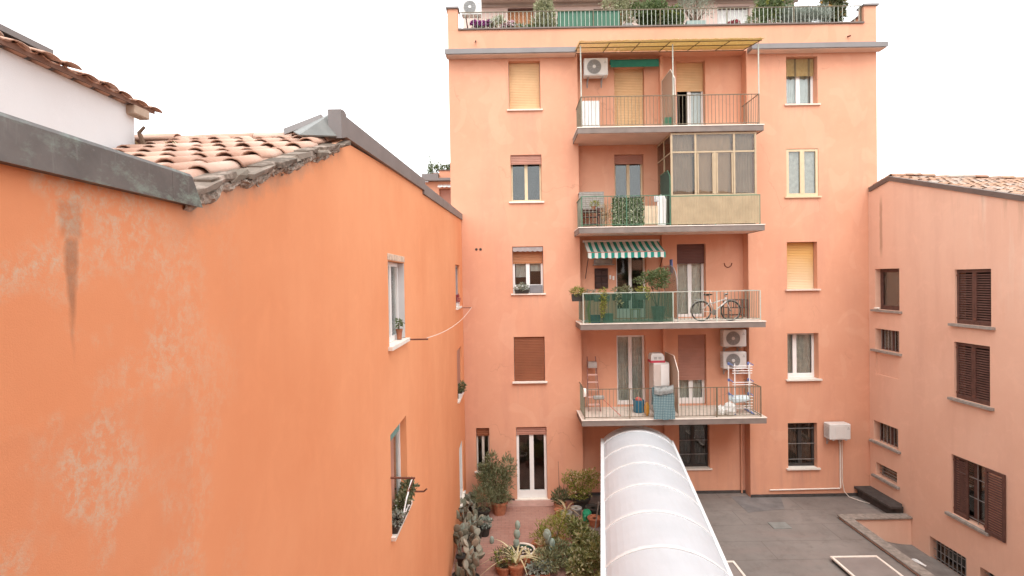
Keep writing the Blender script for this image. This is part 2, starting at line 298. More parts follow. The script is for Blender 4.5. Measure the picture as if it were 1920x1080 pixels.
# ------------------------------------------------------------------ mesh builder and object helpers
class MB:
    def __init__(s): s.v = []; s.f = []; s.r = None
    def add(s, vs, fs):
        o = len(s.v); s.v += [Vector(p) for p in vs]; s.f += [tuple(i+o for i in f) for f in fs]; return s
    def box(s, x0, x1, y0, y1, z0, z1):
        x0, x1 = min(x0,x1), max(x0,x1); y0, y1 = min(y0,y1), max(y0,y1); z0, z1 = min(z0,z1), max(z0,z1)
        return s.add([(x0,y0,z0),(x1,y0,z0),(x1,y1,z0),(x0,y1,z0),(x0,y0,z1),(x1,y0,z1),(x1,y1,z1),(x0,y1,z1)],
                     [(0,3,2,1),(4,5,6,7),(0,1,5,4),(1,2,6,5),(2,3,7,6),(3,0,4,7)])
    def cbox(s, x0, x1, y0, y1, z0, z1, c=.02):
        P = []
        for x, sx in ((x0,1),(x1,-1)):
            for y, sy in ((y0,1),(y1,-1)):
                for z, sz in ((z0,1),(z1,-1)):
                    P += [(x+sx*c,y+sy*c,z),(x+sx*c,y,z+sz*c),(x,y+sy*c,z+sz*c)]
        return s.hull(P)
    def hull(s, P):
        bm = bmesh.new()
        for p in P: bm.verts.new(p)
        bmesh.ops.convex_hull(bm, input=bm.verts[:])
        for v in [v for v in bm.verts if not v.link_faces]: bm.verts.remove(v)
        bmesh.ops.dissolve_limit(bm, angle_limit=.01, verts=bm.verts[:], edges=bm.edges[:])
        bm.verts.index_update(); s.add([v.co for v in bm.verts], [[v.index for v in f.verts] for f in bm.faces]); bm.free(); return s
    def quad(s, a, b, c, d): return s.add([a,b,c,d], [(0,1,2,3)])
    def tube(s, pts, r, n=6, caps=True):
        pts = [Vector(p) for p in pts]; rs = r if isinstance(r, (list, tuple)) else [r]*len(pts)
        o = len(s.v); prev = None
        for i, p in enumerate(pts):
            t = (pts[min(i+1,len(pts)-1)]-pts[max(i-1,0)]).normalized()
            a = prev if prev else (Vector((0,0,1)) if abs(t.z) < .9 else Vector((1,0,0)))
            u = (a - t*a.dot(t)).normalized(); prev = u; b = t.cross(u)
            for j in range(n):
                an = 2*math.pi*(j+.5)/n; s.v.append(p+(u*math.cos(an)+b*math.sin(an))*rs[i])
        for i in range(len(pts)-1):
            for j in range(n):
                s.f.append((o+i*n+j, o+i*n+(j+1)%n, o+(i+1)*n+(j+1)%n, o+(i+1)*n+j))
        if caps: s.f.append(tuple(o+j for j in range(n))[::-1]); s.f.append(tuple(o+(len(pts)-1)*n+j for j in range(n)))
        return s
    def lathe(s, prof, c, n=14, axis='z', caps=True):
        o = len(s.v); c = Vector(c)
        for r, h in prof:
            for j in range(n):
                a = 2*math.pi*j/n; x, y = r*math.cos(a), r*math.sin(a)
                s.v.append(c+(Vector((x,y,h)) if axis == 'z' else Vector((x,h,y)) if axis == 'y' else Vector((h,x,y))))
        for i in range(len(prof)-1):
            for j in range(n): s.f.append((o+i*n+j, o+i*n+(j+1)%n, o+(i+1)*n+(j+1)%n, o+(i+1)*n+j))
        if caps: s.f.append(tuple(o+j for j in range(n))[::-1]); s.f.append(tuple(o+(len(prof)-1)*n+j for j in range(n)))
        return s
    def extrude(s, prof, fn, a, b):        # prof: 2-D polyline (closed), fn(p, t) -> world
        n = len(prof); vs = [fn(p, a) for p in prof]+[fn(p, b) for p in prof]
        return s.add(vs, [(i,(i+1)%n,n+(i+1)%n,n+i) for i in range(n)]+[tuple(range(n))[::-1], tuple(range(n,2*n))])
    def ellipsoid(s, c, r, n=10, m=6, rot=None):
        o = len(s.v); c = Vector(c)
        for i in range(m+1):
            th = math.pi*(.03+.94*i/m)
            for j in range(n):
                a = 2*math.pi*j/n; p = Vector((r[0]*math.sin(th)*math.cos(a), r[1]*math.sin(th)*math.sin(a), -r[2]*math.cos(th)))
                s.v.append(c+(rot @ p if rot else p))
        for i in range(m):
            for j in range(n): s.f.append((o+i*n+j, o+i*n+(j+1)%n, o+(i+1)*n+(j+1)%n, o+(i+1)*n+j))
        s.f.append(tuple(o+j for j in range(n))[::-1]); s.f.append(tuple(o+m*n+j for j in range(n))); return s
    def leaf(s, p, d, nrm, L, W, bend=.15):
        d = d.normalized(); side = d.cross(nrm)
        if side.length < 1e-4: side = d.cross(Vector((.3,.5,.8)))
        side.normalize(); n2 = side.cross(d)
        s.v += [p, p+d*L*.5+side*W*.5+n2*L*bend*.4, p+d*L-n2*L*bend, p+d*L*.5-side*W*.5+n2*L*bend*.4]
        o = len(s.v)-4; s.f += [(o,o+1,o+2,o+3)]
ORG = {}
def link(o, parent, origin):
    C.objects.link(o); ORG[o] = Vector(origin)
    if parent: o.parent = parent; o.location = ORG[o]-ORG[parent]
    else: o.location = ORG[o]
    return o
def mesh(name, mb, m, smooth=False):
    me = bpy.data.meshes.new(name); me.from_pydata([tuple(v) for v in mb.v], [], mb.f)
    if m: me.materials.append(m)
    if smooth:
        me.polygons.foreach_set('use_smooth', [True]*len(me.polygons))
    if mb.r is not None:
        a = me.attributes.new('rnd', 'FLOAT', 'FACE'); a.data.foreach_set('value', mb.r)
    me.update(); return me
def obj(name, mb, m, parent=None, origin=None, smooth=False, label=None):
    """links mb (authored in world metres) as one mesh; its origin defaults to the parent's"""
    o0 = Vector(origin) if origin is not None else (ORG[parent] if parent else Vector((0,0,0)))
    mb.v = [v-o0 for v in mb.v]
    o = bpy.data.objects.new(name, mesh(name, mb, m, smooth))
    if label: o['label'] = label
    return link(o, parent, o0)
def inst(name, me, parent, origin, rot=None, label=None):
    o = bpy.data.objects.new(name, me); link(o, parent, origin)
    if rot: o.rotation_euler = rot
    return o
def thing(name, label, cat, loc, group=None):
    o = bpy.data.objects.new(name, None); o.empty_display_size = .1; link(o, None, loc)
    return tag(o, label, cat, group)
def tag(o, label, cat, group=None):
    o['label'] = label; o['category'] = cat
    if group: o['group'] = group
    return o
def struct(name, mb, m, smooth=False):
    o = obj(name, mb, m, None, smooth=smooth); o['kind'] = 'structure'; return o
class Face:                                # wall frame: u along the wall, w into the wall
    def __init__(s, k, at): s.k, s.at = k, at
    def __call__(s, u, w, z):
        return Vector((u, s.at+w, z)) if s.k == 'f' else Vector((u, s.at-w, z)) if s.k == 'b' else Vector((s.at-w, u, z)) if s.k == 'l' else Vector((s.at+w, u, z))
    def box(s, mb, u0, u1, w0, w1, z0, z1):
        a, b = s(u0,w0,z0), s(u1,w1,z1); return mb.box(a.x,b.x,a.y,b.y,a.z,b.z)
def wall(mb, F, u0, u1, zb, top, holes):
    def tz(u):
        for (a, za), (b, zb2) in zip(top, top[1:]):
            if a <= u <= b: return za+(zb2-za)*(u-a)/(b-a)
        return top[-1][1] if u > top[-1][0] else top[0][1]
    us = sorted(set([u0,u1]+[t[0] for t in top if u0 < t[0] < u1]+[h[i] for h in holes for i in (0,1)]))
    for a, b in zip(us, us[1:]):
        z = zb
        for h in sorted([h for h in holes if h[0] < b-1e-6 and h[1] > a+1e-6], key=lambda h: h[2]):
            mb.quad(F(a,0,z), F(b,0,z), F(b,0,h[2]), F(a,0,h[2])); z = h[3]
        mb.quad(F(a,0,z), F(b,0,z), F(b,0,tz(b)), F(a,0,tz(a)))
    for h in holes:
        a, b, c, d, dp = h
        for p, q in (((a,c),(b,c)),((b,c),(b,d)),((b,d),(a,d)),((a,d),(a,c))):
            mb.quad(F(p[0],0,p[1]), F(q[0],0,q[1]), F(q[0],dp,q[1]), F(p[0],dp,p[1]))
def shutter_mesh(F, u0, u1, w, z0, z1, pitch=.055):
    mb = MB(); n = max(2, int(round((z1-z0)/pitch))); h = (z1-z0)/n
    for i in range(n):
        a = z0+i*h
        mb.quad(F(u0,w,a+h*.12), F(u1,w,a+h*.12), F(u1,w-.006,a+h*.5), F(u0,w-.006,a+h*.5))
        mb.quad(F(u0,w-.006,a+h*.5), F(u1,w-.006,a+h*.5), F(u1,w,a+h), F(u0,w,a+h))
        mb.quad(F(u0,w,a+h*.12), F(u1,w,a+h*.12), F(u1,w+.008,a), F(u0,w+.008,a))
    F.box(mb, u0, u1, w+.009, w+.02, z0, z1); F.box(mb, u0, u1, w-.012, w+.008, z0-.03, z0)
    return mb
def curtain_mesh(F, u0, u1, w, z0, z1, seed=0, amp=.02, n=22):
    rg = random.Random(seed); mb = MB(); ph = rg.random()*6
    pts = [(u0+(u1-u0)*i/n, w+amp*math.sin(ph+i*1.9)+amp*.4*rg.random()) for i in range(n+1)]
    for (a, wa), (b, wb) in zip(pts, pts[1:]): mb.quad(F(a,wa,z0), F(b,wb,z0), F(b,wb,z1), F(a,wa,z1))
    return mb
def room(F, u0, u1, w, z0, z1, deep=1.4):
    mb = MB(); a, b, c, d = u0-.25, u1+.25, z0-.25, z1+.15; e = w+deep
    mb.quad(F(a,e,c),F(b,e,c),F(b,e,d),F(a,e,d)); mb.quad(F(a,w,c),F(b,w,c),F(b,e,c),F(a,e,c)); mb.quad(F(a,w,d),F(b,w,d),F(b,e,d),F(a,e,d))
    mb.quad(F(a,w,c),F(a,e,c),F(a,e,d),F(a,w,d)); mb.quad(F(b,w,c),F(b,e,c),F(b,e,d),F(b,w,d))
    for p in ((a,u0,c,d),(u1,b,c,d)): mb.quad(F(p[0],w,p[2]),F(p[1],w,p[2]),F(p[1],w,p[3]),F(p[0],w,p[3]))
    mb.quad(F(u0,w,c),F(u1,w,c),F(u1,w,z0),F(u0,w,z0)); mb.quad(F(u0,w,z1),F(u1,w,z1),F(u1,w,d),F(u0,w,d))
    return mb
def window(B, F, u0, u1, z0, z1, dep=.26, leaves=2, fm=None, fwid=.07, shut=0, sm=None, sw=None, curt=None, sill=None, sillproj=.06,
           sash_low=0, name='window', label=None, gm=None, bars=None, mull=None, open_leaf=False):
    """a frame with its panes, roller shutter, curtain, sill and the room behind as sub-parts; dep = depth of the glazing in the wall"""
    fm = fm or M_WHITE; g = .004; zs = z1-(z1-z0)*shut
    mb = MB(); a, b, c, d = u0+g, u1-g, z0+g, z1-g
    F.box(mb, a, a+fwid, dep-.03, dep+.04, c, d); F.box(mb, b-fwid, b, dep-.03, dep+.04, c, d)
    F.box(mb, a+fwid, b-fwid, dep-.029, dep+.039, d-fwid, d); F.box(mb, a+fwid, b-fwid, dep-.029, dep+.039, c, c+fwid*1.2+sash_low)
    ms = mull if mull is not None else [(u0+u1)/2] if leaves == 2 else []
    mw = fwid*.85
    for m in ms: F.box(mb, m-mw, m+mw, dep-.035, dep+.038, c+fwid, d-fwid)
    W = obj(name, mb, fm, B, label=label)
    edges = [a+fwid]+[x for m in ms for x in (m-mw, m+mw)]+[b-fwid]
    for i in range(0, len(edges), 2):
        p = MB(); F.box(p, edges[i]-.005, edges[i+1]+.005, dep, dep+.006, c+fwid, d-fwid*.9); obj('pane', p, gm or M_GLASS, W)
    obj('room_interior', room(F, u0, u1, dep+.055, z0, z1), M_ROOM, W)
    if shut: obj('roller_shutter', shutter_mesh(F, u0+.012, u1-.012, sw if sw is not None else dep-.06, zs, z1-.004), sm, W)
    if curt:
        for i in range(0, len(edges), 2):
            obj('curtain', curtain_mesh(F, edges[i]-.02, edges[i+1]+.02, dep+.095, z0+.05, z1-.03, int(abs(u0*97+z0*31))+i), curt, W)
    if sill:
        s = MB(); F.box(s, u0-.07, u1+.07, -sillproj, dep-.031, z0-.05, z0-.004+.006); obj('sill', s, sill, W)
    if bars:
        nv, hz = bars
        for i in range(nv):
            u = u0+(u1-u0)*(i+1)/(nv+1); s = MB(); F.box(s, u-.008, u+.008, .10, .116, z0+.012, z1); obj('iron_bar', s, M_IRON, W)
        for zf in hz:
            z = z0+(z1-z0)*zf; s = MB(); F.box(s, u0, u1, .118, .132, z-.008, z+.008); obj('iron_bar', s, M_IRON, W)
    return W
# ------------------------------------------------------------------ the setting
GZ = -7.5
def paving_m():
    k = N('courtyard_asphalt', .9, .2)
    c = k.mix(k.ramp(k.noise(.6, 6, .65), .3, .72), (.165,.142,.128), (.245,.216,.195))
    c = k.mix(k.math('MULTIPLY', k.ramp(k.noise(3, 7, .7), .5, .75), .5), c, (.095,.078,.068))
    c = k.mix(k.math('MULTIPLY', k.ramp(k.noise(1, 5, .6, k.scaled((.5, 2.2, 1))), .52, .7), .4), c, (.235,.18,.16))
    b = k.n('ShaderNodeTexBrick'); k.l(k.pos, b.inputs['Vector']); b.inputs['Scale'].default_value = 1
    b.inputs['Brick Width'].default_value = 4.6; b.inputs['Row Height'].default_value = 1.0; b.inputs['Mortar Size'].default_value = .012
    c = k.mix(k.math('MULTIPLY', b.outputs['Fac'], .4), c, (.075,.063,.055))
    k.color(c); k.bump(k.noise(60, 5), .4, .006); return k.m
M_PAVE = paving_m()
def redtile_m():
    k = N('red_tile_paving', .85, .2)
    b = k.n('ShaderNodeTexBrick'); k.l(k.pos, b.inputs['Vector']); b.inputs['Scale'].default_value = 1
    b.inputs['Brick Width'].default_value = .24; b.inputs['Row Height'].default_value = .12; b.inputs['Mortar Size'].default_value = .006
    b.inputs['Color1'].default_value = (.31,.155,.12,1); b.inputs['Color2'].default_value = (.35,.185,.145,1); b.inputs['Mortar'].default_value = (.20,.12,.10,1)
    c = k.mix(k.math('MULTIPLY', k.ramp(k.noise(.9, 6, .65), .42, .75), .6), b.outputs['Color'], (.40,.25,.20))
    c = k.mix(k.math('MULTIPLY', k.ramp(k.noise(4, 6, .7), .55, .75), .5), c, (.20,.12,.10))
    k.color(c); k.bump(b.outputs['Fac'], .3, -.004); return k.m
M_RED = redtile_m()
struct('ground', MB().box(-600, 600, -600, 600, -9.4, -9.2), mat('earth', (.16,.13,.11), .95, .2, .2))
struct('courtyard_paving', MB().box(2.2, 9.93, 2.0, 18.45, GZ-.3, GZ).box(9.932, 12.05, 16.35, 18.45, GZ-.3, GZ), M_PAVE)
struct('terrace_paving', MB().box(-2.2, 2.198, 2.0, 18.45, GZ-.3, GZ+.002), M_RED)
struct('doorstep', MB().box(-.32, 1.28, 17.5, 17.985, GZ, GZ+.035), mat('step_tile', (.40,.24,.20), .8, .12, 4))
# sunken ramp beside the right-hand house: its floor bends down toward the basement window
rm = MB(); pts = [(10.15+1.9*i/14, -7.62-.62*(1-(1-i/14)**2)) for i in range(15)]
for (a, za), (b, zb) in zip(pts, pts[1:]): rm.quad((a,8.0,za),(b,8.0,zb),(b,16.12,zb),(a,16.12,za))
struct('ramp', rm, mat('ramp_concrete', (.20,.18,.165), .9, .25, 2.5, bump=.3), smooth=True)
rw = thing('ramp_parapet', 'low stone-capped wall around the sunken ramp by the right-hand house', 'low wall', (10.05, 16.2, GZ))
obj('wall', MB().box(10.152, 11.995, 16.122, 16.34, -8.6, GZ+.06).box(9.935, 10.15, 8.0, 16.34, -8.6, GZ+.06), M_RIGHT, rw)
for i, (x0, x1) in enumerate(((9.88,10.62),(10.625,11.3),(11.305,11.99))):
    obj('capstone', MB().cbox(x0, x1, 16.06, 16.38, GZ+.062, GZ+.12, .012), M_STONE, rw)
for i in range(6):
    y1 = 16.055-i*1.3; obj('capstone', MB().cbox(9.88, 10.2, y1-1.295, y1, GZ+.062, GZ+.12, .012), M_STONE, rw)
M_DKST = mat('black_slate', (.065,.057,.053), .75, .25, 6, bump=.3)
bn = thing('stone_bench', 'dark slate-topped masonry ledge against the right-hand house wall', 'bench', (11.6, 17.2, GZ))
bn_b = obj('base', MB().hull([(x,y,z) for z in (GZ, GZ+.27) for x, y in ((11.55,17.97),(11.99,17.97),(11.99,16.45),(11.62,16.45))]), M_DKST, bn)
obj('slab', MB().hull([(x,y,z) for z in (GZ+.272, GZ+.34) for x, y in ((11.44,17.98),(11.99,17.98),(11.99,16.5),(11.86,16.32),(11.5,16.32))]), M_DKST, bn)
tag(obj('drain_cover', MB().cbox(7.62,8.16,15.72,16.12,GZ+.001,GZ+.02,.006), mat('drain_plate', (.24,.25,.235), .6, .15, 5, metal=.2)), 'small pale square drain cover set in the grey courtyard paving', 'drain cover')
pt = MB(); pt.hull([(7.3,18.1,GZ+.001),(9.0,18.1,GZ+.001),(8.62,17.05,GZ+.001),(7.35,16.85,GZ+.001),(7.3,18.1,GZ+.006),(9.0,18.1,GZ+.006),(8.62,17.05,GZ+.006),(7.35,16.85,GZ+.006)])
struct('asphalt_patch', pt, mat('old_patch', (.17,.16,.155), .9, .2, 3))
def hatch(x0, x1, y0, y1, label, skew=0):
    h = thing('skylight', label, 'skylight', ((x0+x1)/2, (y0+y1)/2, GZ), 'skylights in the courtyard paving')
    obj('upstand', MB().box(x0+.03, x1-.03, y0+.03, y1-.03, GZ, GZ+.09), M_BLACKF, h)
    f = MB()
    for b in ((x0,x1,y0,y0+.06),(x0,x1,y1-.06,y1),(x0,x0+.06,y0+.061,y1-.061),(x1-.06,x1,y0+.061,y1-.061)): f.box(*b, GZ+.092, GZ+.13)
    obj('frame', f, M_TRIM, h); obj('panel', MB().box(x0+.062, x1-.062, y0+.062, y1-.062, GZ+.094, GZ+.112), mat('wired_panel', (.22,.19,.175), .5, .12, 2), h)
hatch(8.2, 9.42, 11.6, 13.9, 'white-framed flat skylight in the paving nearest the sunken ramp')
hatch(4.45, 5.62, 11.5, 13.75, 'white-framed flat skylight in the paving beside the white canopy')
# ------------------------------------------------------------------ apartment building
T = (4.74, 1.63, -1.40, -4.43)
AB = thing('apartment_building', 'tall salmon apartment block with stacked balconies and a roof terrace', 'building', (5.1, 18, GZ))
FA, FR, FT = Face('f', 18.0), Face('f', 18.4), Face('f', 20.2)
RX0, RX1 = 2.28, 7.95
Lh = dict(L1=(-.03,1.03,5.73,7.35), L2=(-.01,1.03,2.64,4.21), L3=(0,1.04,-.45,1.13), L4=(0,1.04,-3.43,-1.92), D=(.03,1.06,-7.44,-4.98), S=(-1.33,-.88,-6.45,-4.99))
Rh = dict(R1=(9.28,10.33,5.75,7.34), R2=(9.26,10.34,2.66,4.26), R3=(9.25,10.27,-.46,1.13), R4=(9.24,10.29,-3.5,-1.95), R5=(9.23,10.22,-6.52,-4.99))
Ch = dict(d1L=(3.59,4.62,T[0]+.02,7.23), d1R=(5.73,6.71,T[0]+.02,7.42), d2L=(3.56,4.56,T[1]+.02,4.26), d2R=(5.7,6.7,T[1]+.02,4.26),
          d3L=(3.57,4.61,T[2]+.02,1.12), d3R=(5.67,6.66,T[2]+.02,1.15), d4L=(3.55,4.55,T[3]+.02,-1.97), d4R=(5.67,6.64,T[3]+.02,-1.98), W5=(5.67,6.72,-6.62,-5.1))
wm = MB()
wall(wm, FA, -2.04, RX0, GZ, [(-2.04,8.40),(RX0,8.40)], [(*h, .34) for h in Lh.values()])
wall(wm, FA, RX1, 12.31, GZ, [(RX1,8.40),(12.31,8.40)], [(*h, .34) for h in Rh.values()])
wall(wm, FR, RX0, RX1, GZ, [(RX0,7.56),(RX1,7.56)], [(*h, .3) for h in Ch.values()])
wm.quad((RX0,18,7.56),(RX1,18,7.56),(RX1,18,8.40),(RX0,18,8.40)); wm.quad((RX0,18,7.56),(RX1,18,7.56),(RX1,18.4,7.56),(RX0,18.4,7.56))
for x in (RX0, RX1): wm.quad((x,18,GZ),(x,18.4,GZ),(x,18.4,7.56),(x,18,7.56))
for x in (-2.04, 12.31): wm.quad((x,18,GZ),(x,30,GZ),(x,30,8.4),(x,18,8.4))
wm.quad((-2.04,30,GZ),(12.31,30,GZ),(12.31,30,8.4),(-2.04,30,8.4))
wm.quad((-2.04,18,8.40),(12.31,18,8.40),(12.31,18.22,8.40),(-2.04,18.22,8.40)); wm.quad((-2.04,18.22,8.1),(12.31,18.22,8.1),(12.31,18.22,8.4),(-2.04,18.22,8.4))
wm.box(-2.04,-1.70,18.0,18.30,8.402,9.12).box(11.90,12.31,18.0,18.30,8.402,8.98)
wm.box(-2.04,-1.82,18.302,24,8.402,9.02).box(12.12,12.31,18.302,24,8.402,8.9)
wm.box(5.12, 5.24, 18.25, 18.399, GZ, 7.555)              # pilaster between the two flats
obj('wall', wm, M_FAC, AB)
obj('terrace_floor', MB().box(-2.0,12.28,18.222,29.9,8.0,8.12), M_BFLOOR, AB)
obj('plinth', MB().box(-1.69,-.06,17.975,17.998,GZ,GZ+.1).box(1.16,RX0,17.975,17.998,GZ,GZ+.1).box(RX1,11.99,17.975,17.998,GZ,GZ+.1).box(RX0+.01,RX1-.01,18.375,18.398,GZ,GZ+.1), M_DKST, AB)
for x0, x1 in ((-2.10, 2.22), (7.98, 12.42)):
    c = obj('cornice', MB().box(x0, x1, 17.62, 17.997, 7.47, 7.615), M_GREYM, AB)
    obj('soffit_board', MB().box(x0+.02, x1-.02, 17.66, 17.996, 7.44, 7.468), M_SLABU, c)
    obj('drip_edge', MB().box(x0-.012, x1+.012, 17.605, 17.618, 7.462, 7.625), mat('zinc', (.20,.185,.18), .5, .08, 2, metal=.4), c)
obj('parapet_cap', MB().box(-1.69,11.89,17.95,18.26,8.405,8.45), M_BROWNM, AB)
for x0, x1, z in ((-2.09,-1.66,9.122),(11.86,12.37,8.982)):
    obj('pier_cap', MB().box(x0,x1,17.94,18.34,z,z+.06), M_GREYM, AB)
obj('parapet_cap', MB().box(12.08,12.36,18.342,24,8.902,8.95), M_BROWNM, AB); obj('parapet_cap', MB().box(-2.09,-1.79,18.342,24,9.022,9.07), M_BROWNM, AB)
for x in (-1.21,-1.07):
    obj('vent_hole', MB().lathe([(.04,-.012),(.045,-.004),(.03,-.003),(.028,.0)], (x,18,1.06), 10, 'y'), M_BLACKF, AB)
for x, z in ((-1.12, 8.02), (11.35, 7.98)): obj('drain_spout', MB().tube([(x,18.02,z),(x+.02,17.88,z-.03)], .025, 8), M_RUST, AB)
# set-back attic storey on the roof terrace
at = MB(); wall(at, FT, -1.7, 10.75, 8.12, [(-1.7,10.6),(10.75,10.6)], [(-.02,.95,8.16,10.22,.2),(7.85,9.05,8.16,10.14,.2),(3.2,4.3,8.16,10.14,.2)])
at.quad((-1.7,20.2,8.12),(-1.7,27,8.12),(-1.7,27,10.6),(-1.7,20.2,10.6)); at.quad((10.75,20.2,8.12),(10.75,27,8.12),(10.75,27,10.6),(10.75,20.2,10.6))
at.quad((-1.7,20.2,10.6),(10.75,20.2,10.6),(10.75,27,10.6),(-1.7,27,10.6))
AT = obj('attic_storey', at, mat('attic_plaster', (.66,.50,.44), .9, .08, 1.2), AB)
obj('eave', MB().box(-1.2, 10.9, 19.75, 27.1, 10.37, 10.50).box(-1.15,10.85,20.1,20.196,10.25,10.368), mat('attic_eave', (.42,.34,.30), .8, .1, 2), AT)
obj('gutter', MB().tube([(-1.2,19.7,10.36),(10.9,19.7,10.36)], .05, 8), M_BROWNM, AT)
for a, b, z, m in ((-.02,.95,10.22,M_ORANGES),(7.85,9.05,10.14,M_WHITE),(3.2,4.3,10.14,M_ORANGES)):
    W = obj('attic_window', MB().box(a+.004,b-.004,20.36,20.40,8.17,z-.005), M_DARKW, AB)
    obj('roller_shutter', shutter_mesh(FT, a+.012, b-.012, .12, 8.2, z-.06), m, W)
    obj('shutter_box', MB().box(a+.004,b-.004,20.19,20.3,z-.055,z-.004), M_DARKW, W)
# ---- windows
window(AB, FA, *Lh['L1'], fm=M_WHITE, shut=.985, sm=M_OCHRE, sill=M_SLABU)
window(AB, FA, *Lh['L2'], dep=.2, fm=M_CREAM, fwid=.06, shut=.18, sm=M_PINKS, sw=.05, sill=M_TRIM)
w3 = window(AB, FA, *Lh['L3'], dep=.26, fm=M_WHITE, fwid=.075, shut=.34, sm=M_ORANGES, sill=M_TRIM, sash_low=.2)
obj('curtain', curtain_mesh(FA, .1, .45, .34, .1, .7, 3), M_CURT, w3)
obj('curtain', curtain_mesh(FA, .6, .95, .34, .3, .7, 4), M_CURT, w3)
vl = MB(); n = 24
for i in range(n):
    a, b = .02+1.0*i/n, .02+1.0*(i+1)/n; s1, s2 = .13+.025*abs(math.sin(i*math.pi/4)), .13+.025*abs(math.sin((i+1)*math.pi/4))
    vl.quad((a,18.02,1.11),(b,18.02,1.11),(b,18.0,1.11-s2),(a,18.0,1.11-s1))
obj('awning_valance', vl, mat('grey_awning', (.30,.26,.25), .9, .15, 8), w3)
window(AB, FA, *Lh['L4'], dep=.2, fm=M_WHITE, shut=.985, sm=M_BROWNS, sw=.06, sill=M_SILLW, sillproj=.10)
window(AB, FA, *Lh['D'], dep=.14, fm=M_WHITE, fwid=.085, shut=.1, sm=M_PINKS, sw=.07, name='door', sash_low=.16, sill=M_TRIM, sillproj=.03)
ws = window(AB, FA, *Lh['S'], dep=.16, fm=mat('pale_grey_frame', (.52,.48,.43), .5, .1, 5), fwid=.05, shut=.17, sm=M_BROWNS, sw=.08, sill=M_TRIM)
wr1 = window(AB, FA, *Rh['R1'], dep=.3, fm=M_WHITE, fwid=.075, curt=M_CURT, sill=M_SLABU)
bl = MB()
for i in range(26): bl.tube([(9.3,18.16,7.30-i*.022),(10.28,18.16,7.30-i*.022)], .0105, 5)
obj('cane_blind', bl, M_CANE, wr1)
for u in (9.66, 10.12): obj('blind_strap', MB().box(u-.03,u+.03,18.14,18.147,6.72,7.32), M_CANED, wr1)
window(AB, FA, *Rh['R2'], dep=.05, fm=M_CREAM, fwid=.085, curt=M_CURTG, sill=M_CREAM)
window(AB, FA, *Rh['R3'], dep=.28, fm=M_WHITE, shut=.985, sm=M_OCHREF, sill=M_SLABU, sillproj=.09)
window(AB, FA, *Rh['R4'], dep=.3, fm=M_WHITE, fwid=.075, curt=M_CURTG, sill=M_SILLW, sillproj=.10, sash_low=.06, mull=[9.62])
window(AB, FA, *Rh['R5'], dep=.22, fm=M_BLACKF, fwid=.075, curt=mat('brown_curtain', (.15,.115,.095), .9, .3, 8), sill=M_SILLW, sillproj=.08, bars=(0, (.17,.52,.86)))
window(AB, FR, *Ch['d1L'], dep=.2, shut=.985, sm=M_OCHRE, name='balcony_door')
dR = window(AB, FR, *Ch['d1R'], dep=.24, shut=.36, sm=M_OCHRE, name='balcony_door', curt=None, fwid=.07, sash_low=.1)
obj('curtain', curtain_mesh(FR, 6.27, 6.66, .335, 4.85, 6.6, 8), M_CURT, dR)
open_pane = [q for q in dR.children if q.name.startswith('pane')][0]; bpy.data.objects.remove(open_pane)      # left leaf stands open
window(AB, FR, *Ch['d2L'], dep=.2, fm=M_CREAM, shut=.11, sm=M_PINKS, sw=.1, name='balcony_door', fwid=.06, sash_low=.3)
window(AB, FR, *Ch['d2R'], dep=.2, fm=M_CREAM, name='balcony_door', fwid=.06)
window(AB, FR, *Ch['d3L'], dep=.22, fm=M_WHITE, name='balcony_door', fwid=.06, sash_low=.25)
window(AB, FR, *Ch['d3R'], dep=.24, fm=M_WHITE, shut=.255, sm=M_DKS, sw=.12, name='balcony_door', fwid=.08, curt=M_CURTG)
window(AB, FR, *Ch['d4L'], dep=.22, fm=M_WHITE, name='balcony_door', fwid=.07, curt=M_CURTG, sash_low=.06)
window(AB, FR, *Ch['d4R'], dep=.22, fm=M_WHITE, shut=.64, sm=M_PINKS, sw=.1, name='balcony_door', fwid=.085, curt=M_CURTG, sash_low=.1)
window(AB, FR, *Ch['W5'], dep=.2, fm=M_BLACKF, fwid=.07, curt=mat('dark_curtain', (.06,.045,.04), .9, .3, 8), sill=M_SILLW, bars=(0, (.3,.62)))
# ---- balconies
BAL = bpy.data.meshes
def baluster_mesh(h, m, r=.0065): return mesh('baluster', MB().box(-r, r, -r, r, 0, h), m)
RY = 16.76
def railing(i, x0, x1, m, mp, sides=(True, True), posts=()):
    t = T[i]; z0, z1 = t+.07, t+.94; mb = MB()
    mb.box(x0-.012, x1+.012, RY-.014, RY+.014, z1, z1+.022).box(x0, x1, RY-.01, RY+.01, z0-.018, z0)
    for x in posts: mb.box(x-.015, x+.015, RY-.014, RY+.014, t+.002, z1-.001)
    for ok, x in zip(sides, (x0, x1)):
        if ok: mb.box(x-.012, x+.012, RY+.015, 17.99, z1+.001, z1+.021).box(x-.01, x+.01, RY+.011, 17.99, z0-.017, z0-.001)
    rl = obj('railing', mb, mp, AB, origin=((x0+x1)/2, RY, t))
    bmsh = baluster_mesh(z1-z0-.002, m); n = int((x1-x0)/.112)
    for j in range(n+1): inst('baluster', bmsh, rl, (x0+(x1-x0)*j/n, RY, z0+.001))
    for ok, x in zip(sides, (x0, x1)):
        if ok:
            for j in range(1, 10): inst('baluster', bmsh, rl, (x, RY+1.22*j/10, z0+.001))
    return rl
